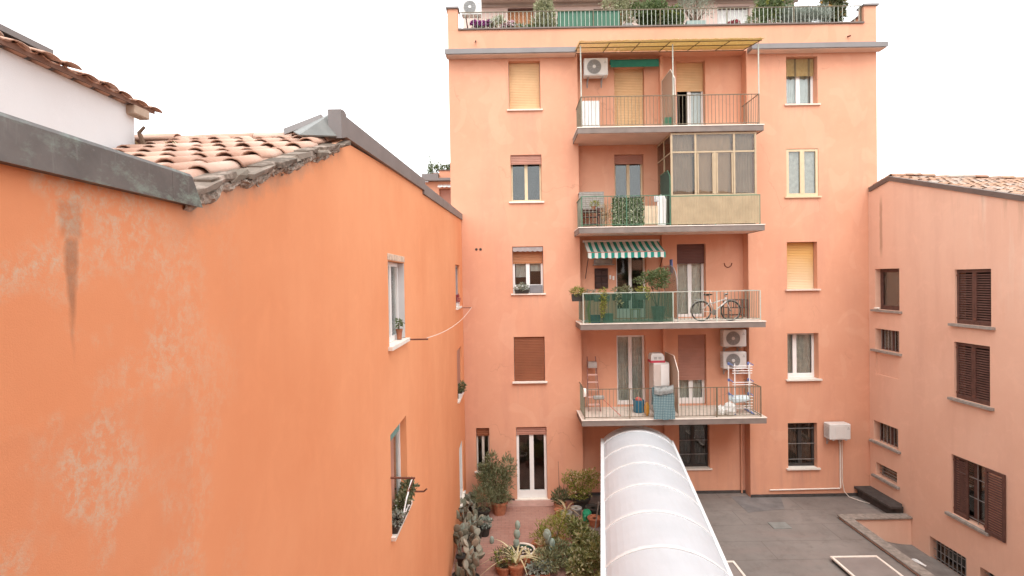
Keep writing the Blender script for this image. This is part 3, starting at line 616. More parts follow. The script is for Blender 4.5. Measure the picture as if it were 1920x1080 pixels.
for i, t in enumerate(T):
    s = obj('balcony_slab', MB().box(2.12,7.88,16.74,17.998,t-.185,t-.026).box(RX0+.004,RX1-.004,18.0,18.396,t-.16,t-.02), M_SLABU, AB)
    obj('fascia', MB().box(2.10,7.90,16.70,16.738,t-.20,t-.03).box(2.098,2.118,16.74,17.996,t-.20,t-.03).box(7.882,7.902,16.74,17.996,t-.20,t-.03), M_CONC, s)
    obj('floor_tiles', MB().box(2.13,7.87,16.75,17.997,t-.024,t-.004).box(RX0+.004,RX1-.004,17.999,18.396,t-.018,t-.004), M_BFLOOR, s)
    obj('edge_trim', MB().box(2.085,7.915,16.685,16.748,t-.028,t).box(2.086,2.128,16.75,17.996,t-.027,t-.001).box(7.872,7.914,16.75,17.996,t-.027,t-.001), M_TRIM, s)
railing(0, 2.22, 7.78, M_RAILB, M_RAILB, posts=(2.22, 5.1, 7.78))
railing(1, 2.2, 4.98, M_RAILG, M_GREENP, sides=(True, False), posts=(2.2, 3.6))
railing(2, 2.2, 7.76, M_RAILG, M_RAILT, posts=(2.2, 5.02, 6.4, 7.76))
railing(3, 2.2, 7.75, M_RAILG, M_RAILB, posts=(2.2, 3.62, 5.0, 6.36, 7.75))
# roof terrace railing
mb = MB().box(-1.66,11.86,18.09,18.12,9.03,9.055).box(-1.66,11.86,18.095,18.115,8.50,8.515)
for x in [-1.64+i*2.25 for i in range(7)]: mb.box(x-.015,x+.015,18.088,18.122,8.452,9.029)
tr = obj('terrace_railing', mb, M_RAILB, AB, origin=(5.1,18.1,8.45)); bm_ = baluster_mesh(.51, M_RAILT, .007)
for j in range(97): inst('baluster', bm_, tr, (-1.6+13.4*j/96, 18.105, 8.517))
# glazed veranda on the second balcony
VY = 16.80
v = MB()
for x in (5.04, 5.79, 7.00, 7.67): v.box(x-.03, x+.03, VY-.025, VY+.025, T[1]+.93, 4.525)
v.box(5.075,7.635,VY-.022,VY+.022,4.47,4.523).box(5.075,7.635,VY-.022,VY+.022,3.90,3.95).box(5.075,7.635,VY-.022,VY+.022,T[1]+.932,T[1]+.975)
v.box(6.36,6.43,VY-.021,VY+.021,T[1]+.976,3.899)
for x in (5.86, 6.33, 6.46, 6.93): v.box(x-.022,x+.022,VY-.03,VY-.0255,T[1]+.99,3.88)
for x in (5.04, 7.67):
    v.box(x-.022,x+.022,17.55,17.6,T[1]+.002,4.525).box(x-.021,x+.021,VY+.026,18.39,4.47,4.522).box(x-.021,x+.021,VY+.026,18.39,3.91,3.945).box(x-.021,x+.021,VY+.026,18.39,T[1]+.935,T[1]+.97)
V = obj('veranda', v, M_VFR, AB, origin=(6.35, VY, T[1]))
for a, b, z0, z1 in ((5.076,5.754,3.951,4.469),(5.826,6.964,3.951,4.469),(7.036,7.634,3.951,4.469),(5.076,5.754,2.606,3.899),(5.826,6.359,2.606,3.899),(6.431,6.964,2.606,3.899),(7.036,7.634,2.606,3.899)):
    obj('pane', MB().box(a,b,VY-.003,VY+.003,z0,z1), M_VGLASS, V)
for x in (5.04, 7.67):
    for y0, y1 in ((VY+.026,17.549),(17.601,18.39)):
        obj('pane', MB().box(x-.003,x+.003,y0,y1,3.946,4.469), M_VGLASS, V); obj('pane', MB().box(x-.003,x+.003,y0,y1,2.602,3.909), M_VGLASS, V)
pn = MB(); n = 92
for i in range(n):
    a, b = 4.99+2.77*i/n, 4.99+2.77*(i+1)/n; d = .012 if i % 3 == 0 else 0; e = .012 if (i+1) % 3 == 0 else 0
    pn.quad((a,16.73-d,T[1]+.03),(b,16.73-e,T[1]+.03),(b,16.73-e,T[1]+.90),(a,16.73-d,T[1]+.90))
obj('apron_panel', pn, mat('beige_ribbed_sheet', (.36,.28,.175), .7, .12, 3), V)
obj('apron_rail', MB().box(4.97,7.79,16.735,16.775,T[1]+.902,T[1]+.93).box(4.955,4.985,16.735,16.775,T[1]+.002,T[1]+.9).box(6.365,6.395,16.735,16.775,T[1]+.002,T[1]+.9).box(7.755,7.785,16.735,16.775,T[1]+.002,T[1]+.9), M_GREENP, V)
[obj('side_panel', MB().box(x-.01,x+.01,VY+.03,18.39,T[1]+.002,T[1]+.93), mat('beige_ribbed_sheet', (.4,.3,.2)), V) for x in (5.04, 7.67)]
obj('blind', curtain_mesh(FA, 5.84, 6.95, -1.08, T[1]+.6, 4.5, 5, .006), mat('beige_backing', (.58,.48,.38), .9, .06, 2), V)  # sheets added close behind the glass so the panes read tan
obj('blind', curtain_mesh(FA, 5.09, 5.74, -1.06, T[1]+.6, 4.5, 6, .012), mat('greige_backing', (.42,.37,.32), .9, .12, 3), V)
obj('blind', curtain_mesh(FA, 7.05, 7.62, -1.06, T[1]+.6, 4.5, 7, .008), mat('greige_backing', (.42,.37,.32)), V)
# privacy screens between the two flats
def screen(i, x, h_back, h_front, label, gm, fm, arch=False):
    t = T[i]; s = thing('privacy_screen', label, 'partition screen', (x, 17.5, t), 'privacy screens dividing the balconies')
    y0, y1 = 16.80, 18.24
    pts = [(y1, t+h_back), (16.80+.45, t+h_back), (y0, t+h_front)]
    if arch: pts = [(y1, t+h_back), (17.5, t+h_back)]+[(16.8+.7*math.cos(a), t+h_front+(h_back-h_front)*math.sin(a)) for a in (1.2,.9,.6,.3) for a in (math.pi/2-a+.0,)][::1]
    if arch: pts = [(y1, t+h_back), (17.5, t+h_back), (17.2, t+h_back-.07), (16.98, t+h_back-.22), (16.86, t+h_back-.42), (y0, t+h_front)]
    f = MB(); f.tube([(x,y1,t+.005)]+[(x,a,b) for a, b in pts]+[(x,y0,t+.005)], .013, 6); f.tube([(x,y1,t+.1),(x,y0,t+.1)], .015, 6)
    obj('frame', f, fm, s)
    g = MB(); poly = [(y1-.01,t+.11)]+[(a, b-.015) for a, b in pts]+[(y0+.01,t+.11)]
    g.extrude(poly, lambda p, q: (q, p[0], p[1]), x-.006, x+.006); obj('panel', g, gm, s)
screen(0, 5.18, 1.95, 1.5, 'frosted privacy screen with pale frame on the top balcony', M_FROST, M_TRIM)
screen(2, 5.18, 1.8, 1.0, 'round-shouldered glass privacy screen beside the striped awning', frosted('clear_grey_sheet', (.45,.42,.38), .28), M_IRON, True)
screen(3, 5.18, 1.9, 1.45, 'slant-topped beige privacy screen on the lowest balcony', M_FROST, M_TRIM)
gp = thing('privacy_screen', 'green-framed slanted screen beside the veranda glazing', 'partition screen', (4.98, 17.4, T[1]), 'privacy screens dividing the balconies')
obj('frame', MB().tube([(4.99,16.80,T[1]+.005),(4.99,16.80,T[1]+1.55),(4.99,17.05,T[1]+1.78),(4.99,17.9,T[1]+1.78)], .02, 6), M_GREENP, gp)
obj('panel', MB().extrude([(16.82,T[1]+.05),(16.82,T[1]+1.53),(17.06,T[1]+1.75),(17.9,T[1]+1.75),(17.9,T[1]+.05)], lambda p, q: (q, p[0], p[1]), 4.985, 4.995), mat('dark_green_sheet', (.05,.085,.065), .6, .15, 4), gp)
# pergola of yellow canes over the top balcony
pg = thing('pergola', 'pergola with sagging roof of yellow canes over the top balcony', 'pergola', (5.0, 16.78, T[0]))
for x in (2.24, 5.12, 7.80): obj('post', MB().tube([(x,16.80,T[0]+.002),(x,16.80,7.30)], .02, 8), M_RAILT, pg)
fr = MB()
zf = lambda y: 7.33+(y-16.6)*.19
for x in [2.2+i*.935 for i in range(7)]: fr.tube([(x,16.62,zf(16.62)-.03),(x,17.97,zf(17.97)-.03)], .014, 6)
for y in (16.64, 17.2, 17.93): fr.tube([(2.18,y,zf(y)-.035),(7.84,y,zf(y)-.035)], .014, 6)
obj('frame', fr, M_CANED, pg)
rg = random.Random(5); cm = [mesh('cane', MB().tube([(0,-.72-.03*k,-.137-.006*k),(0,0,.003),(0,.68,.129)], .0155, 6), M_CANE, True) for k in range(3)]
for j in range(138):
    x = 2.19+5.66*j/137; inst('cane', cm[rg.randrange(3)], pg, (x, 17.28+rg.uniform(-.02,.02), zf(17.28)+.008+rg.uniform(0,.008)))
# ------------------------------------------------------------------ left-hand house
LH = thing('orange_house', 'weathered orange house with tiled roof and metal coping filling the left', 'building', (-1.7, 9, GZ))
FL = Face('l', -1.7)
prof = [(-2.5,.45),(2.82,.44),(3.37,.63),(4.03,.86),(4.68,1.11),(5.38,1.44),(10.2,1.80),(18.0,2.1)]
LHh = dict(w1=(7.27,8.36,-.88,.30), w2=(7.22,8.30,-3.45,-2.08), w3=(15.85,17.1,-.80,.50), w4=(15.85,17.2,-3.58,-2.08), w5=(16.0,17.15,-6.8,-5.05))
lm = MB(); wall(lm, FL, -2.5, 17.998, GZ-1, prof, [(*h, .17 if k in ('w1','w2') else .13) for k, h in LHh.items()])
for (a, za), (b, zb) in zip(prof, prof[1:]): lm.quad((-1.7,a,za),(-1.7,b,zb),(-2.02,b,zb),(-2.02,a,za))
lm.quad((-2.02,5.38,GZ),(-2.02,18,GZ),(-2.02,18,2.1),(-2.02,5.38,1.3)); lm.quad((-1.7,-2.5,GZ),(-12,-2.5,GZ),(-12,-2.5,.4),(-1.7,-2.5,.4))
lm.quad((-2.02,17.999,GZ),(-12,17.999,GZ),(-12,17.999,-.6),(-2.02,17.999,-.6))
obj('wall', lm, M_LEFT, LH)
# copper coping, then roof-edge flashings
def sweep(mb, pr, y0, z0, y1, z1): mb.extrude(pr, lambda p, t: (p[0], t[0], p[1]+t[1]), (y0,z0), (y1,z1))
c = MB(); sweep(c, [(-1.645,-.012),(-1.648,.135),(-1.656,.150),(-1.68,.158),(-1.95,.165),(-2.06,.12),(-2.06,-.02),(-1.67,-.008)], -2.5, .425, 2.60, .425)
c2 = [(-1.645,-.012),(-1.648,.135),(-1.656,.150),(-1.68,.158),(-1.95,.165),(-2.06,.12),(-2.06,-.02),(-1.67,-.008)]
n = len(c2); o = len(c.v)
c.add([(x,2.601,z+.425) for x, z in c2]+[(x,2.84-z*.55,z*(1-.0)+.425) for x, z in c2], [(i,(i+1)%n,n+(i+1)%n,n+i) for i in range(n)]+[tuple(range(n,2*n))])
obj('coping', c, M_COPPER, LH)
for y0, z0, y1, z1, h in ((5.40,1.475,10.30,1.755,.215),(10.22,1.68,18.0,2.06,.21)):
    f = MB(); sweep(f, [(-1.655 if y0 < 8 else -1.662,0),(-1.655 if y0 < 8 else -1.662,h-.01),(-1.70,h),(-1.82,h-.01),(-1.82,0)], y0, z0, y1, z1); obj('flashing', f, M_GREYM, LH)
obj('flashing_end', MB().hull([(x,y,z) for x in (-1.65,-1.78) for y, z in ((5.24,1.42),(5.398,1.47),(5.398,1.70),(5.32,1.715),(5.23,1.70))]), M_GREYM, LH)
ap = MB(); ap.hull([(-2.24,5.5,1.57),(-1.79,5.42,1.73),(-1.70,5.23,1.44),(-1.92,4.88,1.36),(-2.24,5.52,1.56),(-1.79,5.44,1.72),(-1.70,5.25,1.43),(-1.92,4.9,1.35)])
obj('apron_flashing', ap, mat('zinc_apron', (.20,.205,.195), .6, .15, 5, metal=.2), LH)
# clay tile roof
def tile_mesh(m, L=.42, r0=.085, r1=.068, th=.014, seg=7):
    mb = MB()
    for (rr, sgn) in ((0,1),):
        vs = []; 
        for y, r in ((0, r0), (L, r1)):
            for q in (r, r-th):
                for j in range(seg+1):
                    a = math.pi*j/seg; vs.append((q*math.cos(a), y, q*math.sin(a)*.82))
        k = seg+1; fs = []
        for j in range(seg):
            fs += [(j,j+1,2*k+j+1,2*k+j),(k+j,3*k+j,3*k+j+1,k+j+1),(j,k+j,k+j+1,j+1),(2*k+j,2*k+j+1,3*k+j+1,3*k+j)]
        fs += [(0,2*k,3*k,k),(seg,k+seg,3*k+seg,2*k+seg)]
        mb.add(vs, fs)
    return mesh('roof_tile', mb, m, True)
def zl(y): return .475+(y-2.85)*.355
rf = MB().hull([(-1.74,1.3,zl(1.3)),(-9,1.3,zl(1.3)),(-1.74,5.5,zl(5.5)),(-9,5.5,zl(5.5)),(-1.74,1.3,zl(1.3)-.06),(-9,1.3,zl(1.3)-.06),(-1.74,5.5,zl(5.5)-.06),(-9,5.5,zl(5.5)-.06)])
rf.hull([(-2.03,5.502,zl(5.5)),(-9,5.502,zl(5.5)),(-2.03,10,-.1),(-9,10,-.1),(-2.03,5.502,zl(5.5)-.06),(-9,5.502,zl(5.5)-.06),(-2.03,10,-.16),(-9,10,-.16)])
RF = obj('roof', rf, mat('roof_underlay', (.20,.12,.09), .95, .2, 6), LH, origin=(-1.74, 3, .4))
tm = tile_mesh(M_TILE); rg = random.Random(11); sl = math.atan(.355)
for col in range(16):
    x = -1.86-col*.205
    for row in range(12):
        y = 1.45+row*.345
        if y+.3 > 5.6: continue
        if x < -3.3 and y > 4.4: continue
        o = inst('roof_tile', tm, RF, (x+rg.uniform(-.012,.012), y+rg.uniform(-.02,.02), zl(y)+.055+rg.uniform(0,.01)))
        o.rotation_euler = (sl-.035+rg.uniform(-.012,.012), rg.uniform(-.05,.05), rg.uniform(-.03,.03))
pm = tile_mesh(M_TILED, .42, .080, .095)
for col in range(16):
    x = -1.96-col*.205
    for row in range(12):
        y = 1.35+row*.345
        if y+.3 > 5.55 or (x < -3.3 and y > 4.4): continue
        o = inst('pan_tile', pm, RF, (x, y, zl(y)+.075)); o.rotation_euler = (sl, math.pi, 0)
rtm = tile_mesh(M_TILE, .46, .105, .09)
for j in range(7):
    o = inst('ridge_tile', rtm, RF, (-2.22-j*.40, 5.52, 1.475+rg.uniform(-.012,.012))); o.rotation_euler = (rg.uniform(-.02,.03), 0, math.pi/2+rg.uniform(-.04,.04))
o = inst('ridge_tile', mesh('ridge_tile', MB().hull([(x,y,z) for x in (-.2,.2) for y, z in ((-.1,0),(-.07,.07),(0,.1),(.07,.07),(.1,0))]), M_GREYM), RF, (-2.10,5.52,1.585)); o.rotation_euler = (0,-.35,0); o = inst('ridge_tile', rtm, RF, (-1.84,5.54,1.655)); o.rotation_euler = (0,0,math.pi/2); o.rotation_euler = Matrix.Rotation(-.38,3,'Y').to_euler() if False else (-.35,0,math.pi/2)
# broken verge: flat stones and crumbled mortar under the tile edge
for j in range(13):
    y = 2.78+j*.2; L = rg.uniform(.2,.34); zz = zl(y)+rg.uniform(-.005,.035)-.004; pr = rg.uniform(.02,.10)
    P = [(-1.70+pr+rg.uniform(-.02,.02), y+a*L, zz+b+a*L*.36) for a in (0,.35,.7,1) for b in (0,rg.uniform(.025,.045))]+[(-1.95, y+a*L, zz+b+a*L*.36) for a in (0,1) for b in (0,.05)]
    obj('verge_stone', MB().hull(P), M_VSTONE, LH, origin=P[0])
mm = MB(); ny, nz_ = 120, 6
for i in range(ny+1):
    y = 2.76+2.5*i/ny
    for j in range(nz_+1):
        f = j/nz_; ed = math.sin(f*math.pi)
        mm.v.append(Vector((-1.699+ (.022+.03*rg.random())*ed*(.5+.5*math.sin(i*.37)**2)-(.012 if f in (0,1) else 0), y, zl(y)-.055-.018*math.sin(i*.21)-.012*math.sin(i*.63)+.075*f+rg.uniform(-.006,.006))))
for i in range(ny):
    for j in range(nz_): a = i*(nz_+1)+j; mm.f.append((a,a+1,a+nz_+2,a+nz_+1))
obj('mortar_bed', mm, M_MORTAR, LH)
for j in range(60):
    y = rg.uniform(2.8,5.2); r = rg.uniform(.006,.018); z = zl(y)-.03+rg.uniform(-.03,.02)
    if j == 0: rub = MB()
    rub.hull([(-1.70+.02+rg.uniform(-r,r)*.8, y+rg.uniform(-r,r), z+rg.uniform(-r,r)) for _ in range(9)])
ru = obj('rubble', rub, M_MORTAR, LH); ru['kind'] = 'stuff'
# windows of the left-hand wall
M_JAMB = mat('pale_jamb', (.60,.60,.60), .8, .06, 3)
w = window(LH, FL, *LHh['w1'], dep=.13, fm=M_WHITE, fwid=.06, sill=M_SILLW, curt=M_CURTG)
obj('jamb', MB().box(-1.86,-1.703,8.345,8.358,-.87,.29), M_JAMB, w); obj('jamb', MB().box(-1.86,-1.703,7.272,7.285,-.87,.29), M_JAMB, w)
obj('lintel', MB().cbox(-1.72,-1.694,7.25,8.38,.305,.40,.008), mat('chipped_lintel', (.56,.42,.32), .95, .3, 18, bump=.6), w)
w = window(LH, FL, *LHh['w2'], dep=.13, fm=M_WHITE, fwid=.05, shut=0, sill=M_SILLW)
obj('shutter', MB().box(-1.818,-1.79,7.23,7.80,-3.4,-2.1), M_PINKS, w)
obj('valance', MB().box(-1.78,-1.712,7.24,7.85,-2.18,-2.085), mat('teal_cloth', (.14,.25,.22), .8, .2, 12), w)
window(LH, FL, *LHh['w3'], dep=.10, fm=mat('mauve_frame', (.40,.33,.33), .6, .1, 4), fwid=.06, sill=M_SILLW, curt=M_CURTG)
window(LH, FL, *LHh['w4'], dep=.10, fm=M_BROWNS, shut=.98, sm=M_PINKS, sw=.05, sill=M_SILLW)
window(LH, FL, *LHh['w5'], dep=.06, fm=M_WHITE, fwid=.08, sill=M_SILLW, curt=M_CURT)
# ------------------------------------------------------------------ white house behind the tiled roof
WH = thing('white_house', 'whitewashed wall under a clay tile eave behind the left-hand tiled roof', 'building', (-3.4, 4.8, 0))
obj('wall', MB().box(-9,-3.4,-1.5,4.84,-.6,1.61), M_WHITEW, WH)
ze = lambda x: 1.64+(-3.36-x)*.33
rr = obj('roof', MB().extrude([(-3.33,ze(-3.33)-.02),(-3.33,ze(-3.33)+.02),(-9,ze(-9)+.02),(-9,ze(-9)-.02)], lambda p, t: (p[0], t, p[1]), -1.5, 5.02), mat('roof_underlay', (.2,.12,.09)), WH, origin=(-3.3,4.8,1.6))
obj('eave_bracket', MB().cbox(-3.42,-3.32,4.74,4.94,1.53,1.615,.01), mat('pale_wood', (.45,.36,.28), .9, .2, 10), WH)
vt = tile_mesh(M_TILE, .42, .085, .07)
for j in range(30):
    for q in range(3):
        y, x = 4.98-j*.195, -3.27-q*.35
        o = inst('eave_tile', vt, rr, (x+rg.uniform(-.03,.02), y, ze(x)+.028+rg.uniform(-.008,.012))); o.scale = (1,1,.42); o.rotation_euler = (math.atan(.33)-.03+rg.uniform(-.03,.03), rg.uniform(-.07,.07), math.pi/2+rg.uniform(-.05,.05))
for j in range(29):
    o = inst('eave_pan', vt, rr, (-3.33, 4.88-j*.195, ze(-3.33)+.04)); o.scale = (1,1,.45); o.rotation_euler = (math.atan(.33), math.pi, math.pi/2)
obj('roof_panel', MB().extrude([(-3.50,ze(-3.50)+.095),(-3.50,ze(-3.50)+.14),(-5.0,ze(-5.0)+.14),(-5.0,ze(-5.0)+.095)], lambda p, t: (p[0], t, p[1]), .5, 4.12), M_GREYM, rr)
for y in (1.5, 2.8, 4.0): obj('panel_strut', MB().box(-3.62,-3.58,y-.02,y+.02,ze(-3.6)+.02,ze(-3.6)+.10), M_GREYM, rr)
o = tag(obj('vine_stump', MB().tube([(-3.36,4.85,1.12),(-3.30,4.83,1.25),(-3.33,4.80,1.38),(-3.28,4.80,1.43)], [.035,.025,.02,.014], 6), M_BARK), 'bare curved vine stump on the tiles beside the white gable', 'vine')
# dry weeds in the tile valley
wd = MB(); wd.r = []
for j in range(130):
    p = Vector((-3.30+rg.uniform(-.08,.35), 4.9+rg.uniform(-.15,.3), 1.20+rg.uniform(0,.06))); wd.leaf(p, Vector((rg.uniform(-1,1),rg.uniform(-1,1),rg.uniform(.1,1))), Vector((0,0,1)), rg.uniform(.05,.12), .018); wd.r.append(rg.random())
wo = obj('dry_weeds', wd, L_DRY); wo['kind'] = 'stuff'; wo['label'] = 'dry weeds growing among the roof tiles'
# ------------------------------------------------------------------ right-hand house
RH = thing('rose_house', 'rose plastered house with louvred shutters and tiled roof on the right', 'building', (12, 14, GZ))
FG = Face('r', 12.0)
ptop = [(7.0,.10),(12.53,1.67),(16.98,2.98),(17.9,2.78),(17.998,2.76)]
RHh = dict(s1=(13.40,14.50,-1.37,.09), s2=(13.44,14.53,-3.40,-1.87), s3=(13.56,14.64,-6.62,-4.98), n1=(16.58,17.68,-1.16,.17), n2=(16.60,17.70,-2.48,-1.79), n3=(16.67,17.80,-5.54,-4.87), n4=(16.73,17.70,-6.68,-6.25), b=(14.17,15.43,-8.35,-7.63), b2=(12.4,13.75,-8.35,-7.63))
gm_ = MB(); wall(gm_, FG, 7.0, 17.998, GZ-1.7, ptop, [(*h, .3) for h in RHh.values()]+[(16.63,17.70,-3.30,-2.56,.05)])
gm_.quad((12.05,16.63,-3.30),(12.05,17.70,-3.30),(12.05,17.70,-2.56),(12.05,16.63,-2.56))
gm_.quad((12,7,GZ-1.7),(22,7,GZ-1.7),(22,7,.1),(12,7,.1))
obj('wall', gm_, M_RIGHT, RH)
for (a, za), (b, zb) in zip(ptop, ptop[1:]):
    if b > 17.95: break
    obj('verge_flashing', MB().extrude([(0,-.02),(0,.115),(.06,.125),(.06,-.02)], lambda p, t: (11.955+p[0], t[0], p[1]+t[1]), (a+.002,za), (b,zb)), M_BROWNM, RH)
zr = lambda x, y: 2.98-.2945*(16.98-y)-.045*(x-12)
rr = MB().hull([(x,y,zr(x,y)+e) for x in (12.02,22) for y in (6.8,16.98) for e in (-.02,.03)])
rr.hull([(x,y,zr(x,16.98)-.22*(y-16.98)+e) for x in (12.02,22) for y in (16.982,19.5) for e in (-.02,.03)])
RR = obj('roof', rr, mat('roof_underlay', (.2,.12,.09)), RH, origin=(12.02,12,1.6))
tm2 = tile_mesh(M_TILER, .44, .10, .085); sl2 = math.atan(.2945); cnt = []
for row in range(30):
    for col in range(40):
        y, x = 16.60-row*.36, 12.13+col*.245
        if y > 7: cnt.append((x/y, x, y))
cnt.sort(); far = MB()
for k, (q, x, y) in enumerate(cnt):
    loc = Vector((x+rg.uniform(-.015,.015), y+rg.uniform(-.02,.02), zr(x,y)+.085+rg.uniform(0,.012))); rt_ = (sl2-.04+rg.uniform(-.015,.015), rg.uniform(-.06,.06), rg.uniform(-.03,.03))
    if k < 300:
        o = inst('roof_tile', tm2, RR, loc); o.rotation_euler = rt_
    elif q < 1.7:
        mx = Matrix.Translation(loc) @ Matrix.Rotation(sl2-.04, 4, 'X'); far.add([mx @ v_.co for v_ in tm2.vertices], [tuple(p.vertices) for p in tm2.polygons])
fo = obj('far_roof_tiles', far, M_TILE, RR, smooth=True); fo['kind'] = 'stuff'
rt2 = tile_mesh(M_TILER, .50, .12, .10)
for j in range(16):
    x = 12.55+j*.42; o = inst('ridge_tile', rt2, RR, (x, 17.0, zr(x,16.98)+.13+rg.uniform(-.01,.025))); o.rotation_euler = (rg.uniform(-.03,.06), 0, math.pi/2+rg.uniform(-.05,.05))
for j in range(3):
    o = inst('ridge_tile', rt2, RR, (12.10, 17.0+j*.38, 3.10-j*.085)); o.rotation_euler = (-.2, 0, 0)
# louvred shutters
slm = mesh('slat', MB().hull([(0,-.5,-.006),(0,.5,-.006),(.022,-.5,.03),(.022,.5,.03),(.006,-.5,-.008),(.006,.5,-.008),(.03,-.5,.026),(.03,.5,.026)]), M_DARKW)
def louvre(F_at, y0, y1, z0, z1, x, label=None):
    mb = MB(); st = .065
    mb.box(x,x+.04,y0,y0+st,z0,z1).box(x,x+.04,y1-st,y1,z0,z1).box(x+.001,x+.039,y0+st,y1-st,z0,z0+.09).box(x+.001,x+.039,y0+st,y1-st,z1-.08,z1)
    s = obj('shutter', mb, M_DARKW, RH, origin=(x,(y0+y1)/2,(z0+z1)/2), label=label)
    n = int((z1-z0-.19)/.062)
    for j in range(n):
        o = inst('slat', slm, s, (x+.005, (y0+y1)/2, z0+.10+j*(z1-z0-.19)/n)); o.scale = (1, (y1-y0-2*st), 1)
    for z in (z0+.15, z1-.15): obj('hinge', MB().box(x-.012,x-.001,y1-.05,y1+.02,z-.025,z+.025), M_RUST, s)
def rsill(h, p=.09): 
    obj('sill', MB().box(12-p,12.16,h[0]-.12,h[1]+.12,h[2]-.07,h[2]-.002), M_SILLG, RH)
for k in ('s1','s2'):
    h = RHh[k]; m = (h[0]+h[1])/2; rsill(h, .1)
    louvre(FG, h[0]+.006, m-.002, h[2]+.004, h[3]-.006, 12.055); louvre(FG, m+.002, h[1]-.006, h[2]+.004, h[3]-.006, 12.055)
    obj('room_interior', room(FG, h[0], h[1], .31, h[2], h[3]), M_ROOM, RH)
h = RHh['s3']; rsill(h, .1)
window(RH, FG, *h, dep=.24, fm=M_DARKW, fwid=.07, curt=mat('blue_grey_curtain', (.30,.36,.42), .9, .1, 5), bars=(2, (.06,.40,.72)))
louvre(FG, 13.0, 13.545, -6.64, -4.97, 11.945, 'shutter leaf folded back flat against the wall')
louvre(FG, 14.18, 14.645, -6.615, -4.985, 12.055, 'half-closed shutter leaf on the far side')
h = RHh['n1']; rsill(h); window(RH, FG, *h, dep=.2, fm=M_DARKW, fwid=.11, leaves=1, curt=M_CURTG)
for k, nb in (('n2',6),('n3',6)):
    h = RHh[k]; rsill(h); window(RH, FG, *h, dep=.24, fm=M_DARKW, fwid=.05, curt=M_CURTG if k == 'n2' else None, bars=(nb, ()))
h = RHh['n4']; rsill(h); window(RH, FG, *h, dep=.22, fm=M_SILLG, fwid=.04, leaves=1, bars=(0, (.2,.45,.7)))
for k in ('b','b2'): h = RHh[k]; window(RH, FG, *h, dep=.26, fm=M_BLACKF, fwid=.04, leaves=1, bars=(8, (.2,.5,.8)))
# ------------------------------------------------------------------ far house glimpsed between the two
BH = thing('far_house', 'distant salmon house with planted roof terrace glimpsed left of the block', 'building', (-5, 26, GZ))
FB = Face('f', 26.0)
b_ = MB(); wall(b_, FB, -4.2, 2.0, GZ, [(-4.2,4.85),(2.0,4.85)], [(-3.5,-2.6,2.2,4.5,.15)]); b_.quad((-4.2,26,GZ),(-4.2,34,GZ),(-4.2,34,4.85),(-4.2,26,4.85)); b_.quad((-4.2,26,4.85),(2,26,4.85),(2,34,4.85),(-4.2,34,4.85))
obj('wall', b_, M_FAC, BH); obj('cornice', MB().box(-4.32,2,25.7,25.998,4.86,4.98), M_GREYM, BH); obj('parapet', MB().box(-4.30,-3.5,25.72,26.3,4.982,5.19), M_GREYM, BH)
obj('parapet', MB().box(-3.48,2,25.9,26.3,4.982,5.36), M_FAC, BH); obj('parapet_cap', MB().box(-3.52,2,25.86,26.34,5.362,5.40), M_BROWNM, BH)
obj('roller_shutter', shutter_mesh(FB, -3.48, -2.62, .1, 2.2, 4.48), M_PINKS, BH)
av = MB(); 
for j in range(18):
    a = -3.55+j*.055; av.quad((a,25.98,4.70),(a+.055,25.98,4.70),(a+.055,25.75,4.56-.03*abs(math.sin((j+1)*.8))),(a,25.75,4.56-.03*abs(math.sin(j*.8))))
obj('awning', av, M_CURT, BH)

# ------------------------------------------------------------------ the house the photograph is taken from, unseen behind the viewer; added to shade the walls and fill window reflections
OH = thing('viewpoint_house', 'plain salmon house closing the courtyard unseen behind the viewpoint, added for shade and reflections', 'building', (5, -1.0, GZ))
FO = Face('b', -1.0)
oh = [(x, x+1.05, z, z+1.6) for z in (-6.2, -3.1, 0.3, 3.1) for x in (2.2, 4.8, 7.4, 10.0)]
ob = MB(); wall(ob, FO, -1.68, 15.0, GZ-1.5, [(-1.68,5.2),(15.0,5.2)], [(*h, .2) for h in oh]); ob.quad((-1.68,-1,5.2),(15,-1,5.2),(15,-9,5.2),(-1.68,-9,5.2))
obj('wall', ob, M_FAC, OH)
obj('roof', MB().hull([(-1.9,-.45,5.21),(15.2,-.45,5.21),(-1.9,-5,6.2),(15.2,-5,6.2),(-1.9,-9,5.21),(15.2,-9,5.21)]), M_TILED, OH)
for i, h in enumerate(oh):
    if i % 3 == 2: 
        W = obj('window', shutter_mesh(FO, h[0]+.01, h[1]-.01, .1, h[2]+.02, h[3]-.01), M_DKS, OH)
    else: W = window(OH, FO, *h, dep=.15, fm=M_WHITE, curt=M_CURTG if i % 2 else None, sill=M_TRIM)
# ------------------------------------------------------------------ white barrel canopy across the courtyard
CN = thing('canopy_walkway', 'long white barrel-vaulted canopy over the walkway crossing the courtyard', 'canopy', (2.9, 13.0, GZ))
A9 = R(9.4); ax = Vector((math.sin(A9), math.cos(A9), 0)); pp = Vector((math.cos(A9), -math.sin(A9), 0)); P0 = Vector((2.30, 13.94, -5.3)); CW, CR = 2.18, .47
def cv(s, t, z=0):
    f = t/CW; return P0+ax*s+pp*t+Vector((0,0,CR*(1-(2*f-1)**2)**.85+z if 0 <= f <= 1 else z))
ribs = [3.08-1.48*i for i in range(9)]
ends = [3.6]+ribs
for a, b in zip(ends, ends[1:]):
    m = MB(); n = 18
    for j in range(n):
        t0, t1 = CW*j/n, CW*(j+1)/n
        m.quad(cv(a-.03,t0), cv(a-.03,t1), cv(b+.03,t1), cv(b+.03,t0)); m.quad(cv(a-.03,t0,-.012), cv(a-.03,t1,-.012), cv(b+.03,t1,-.012), cv(b+.03,t0,-.012))
    obj('panel', m, M_POLY, CN, smooth=True)
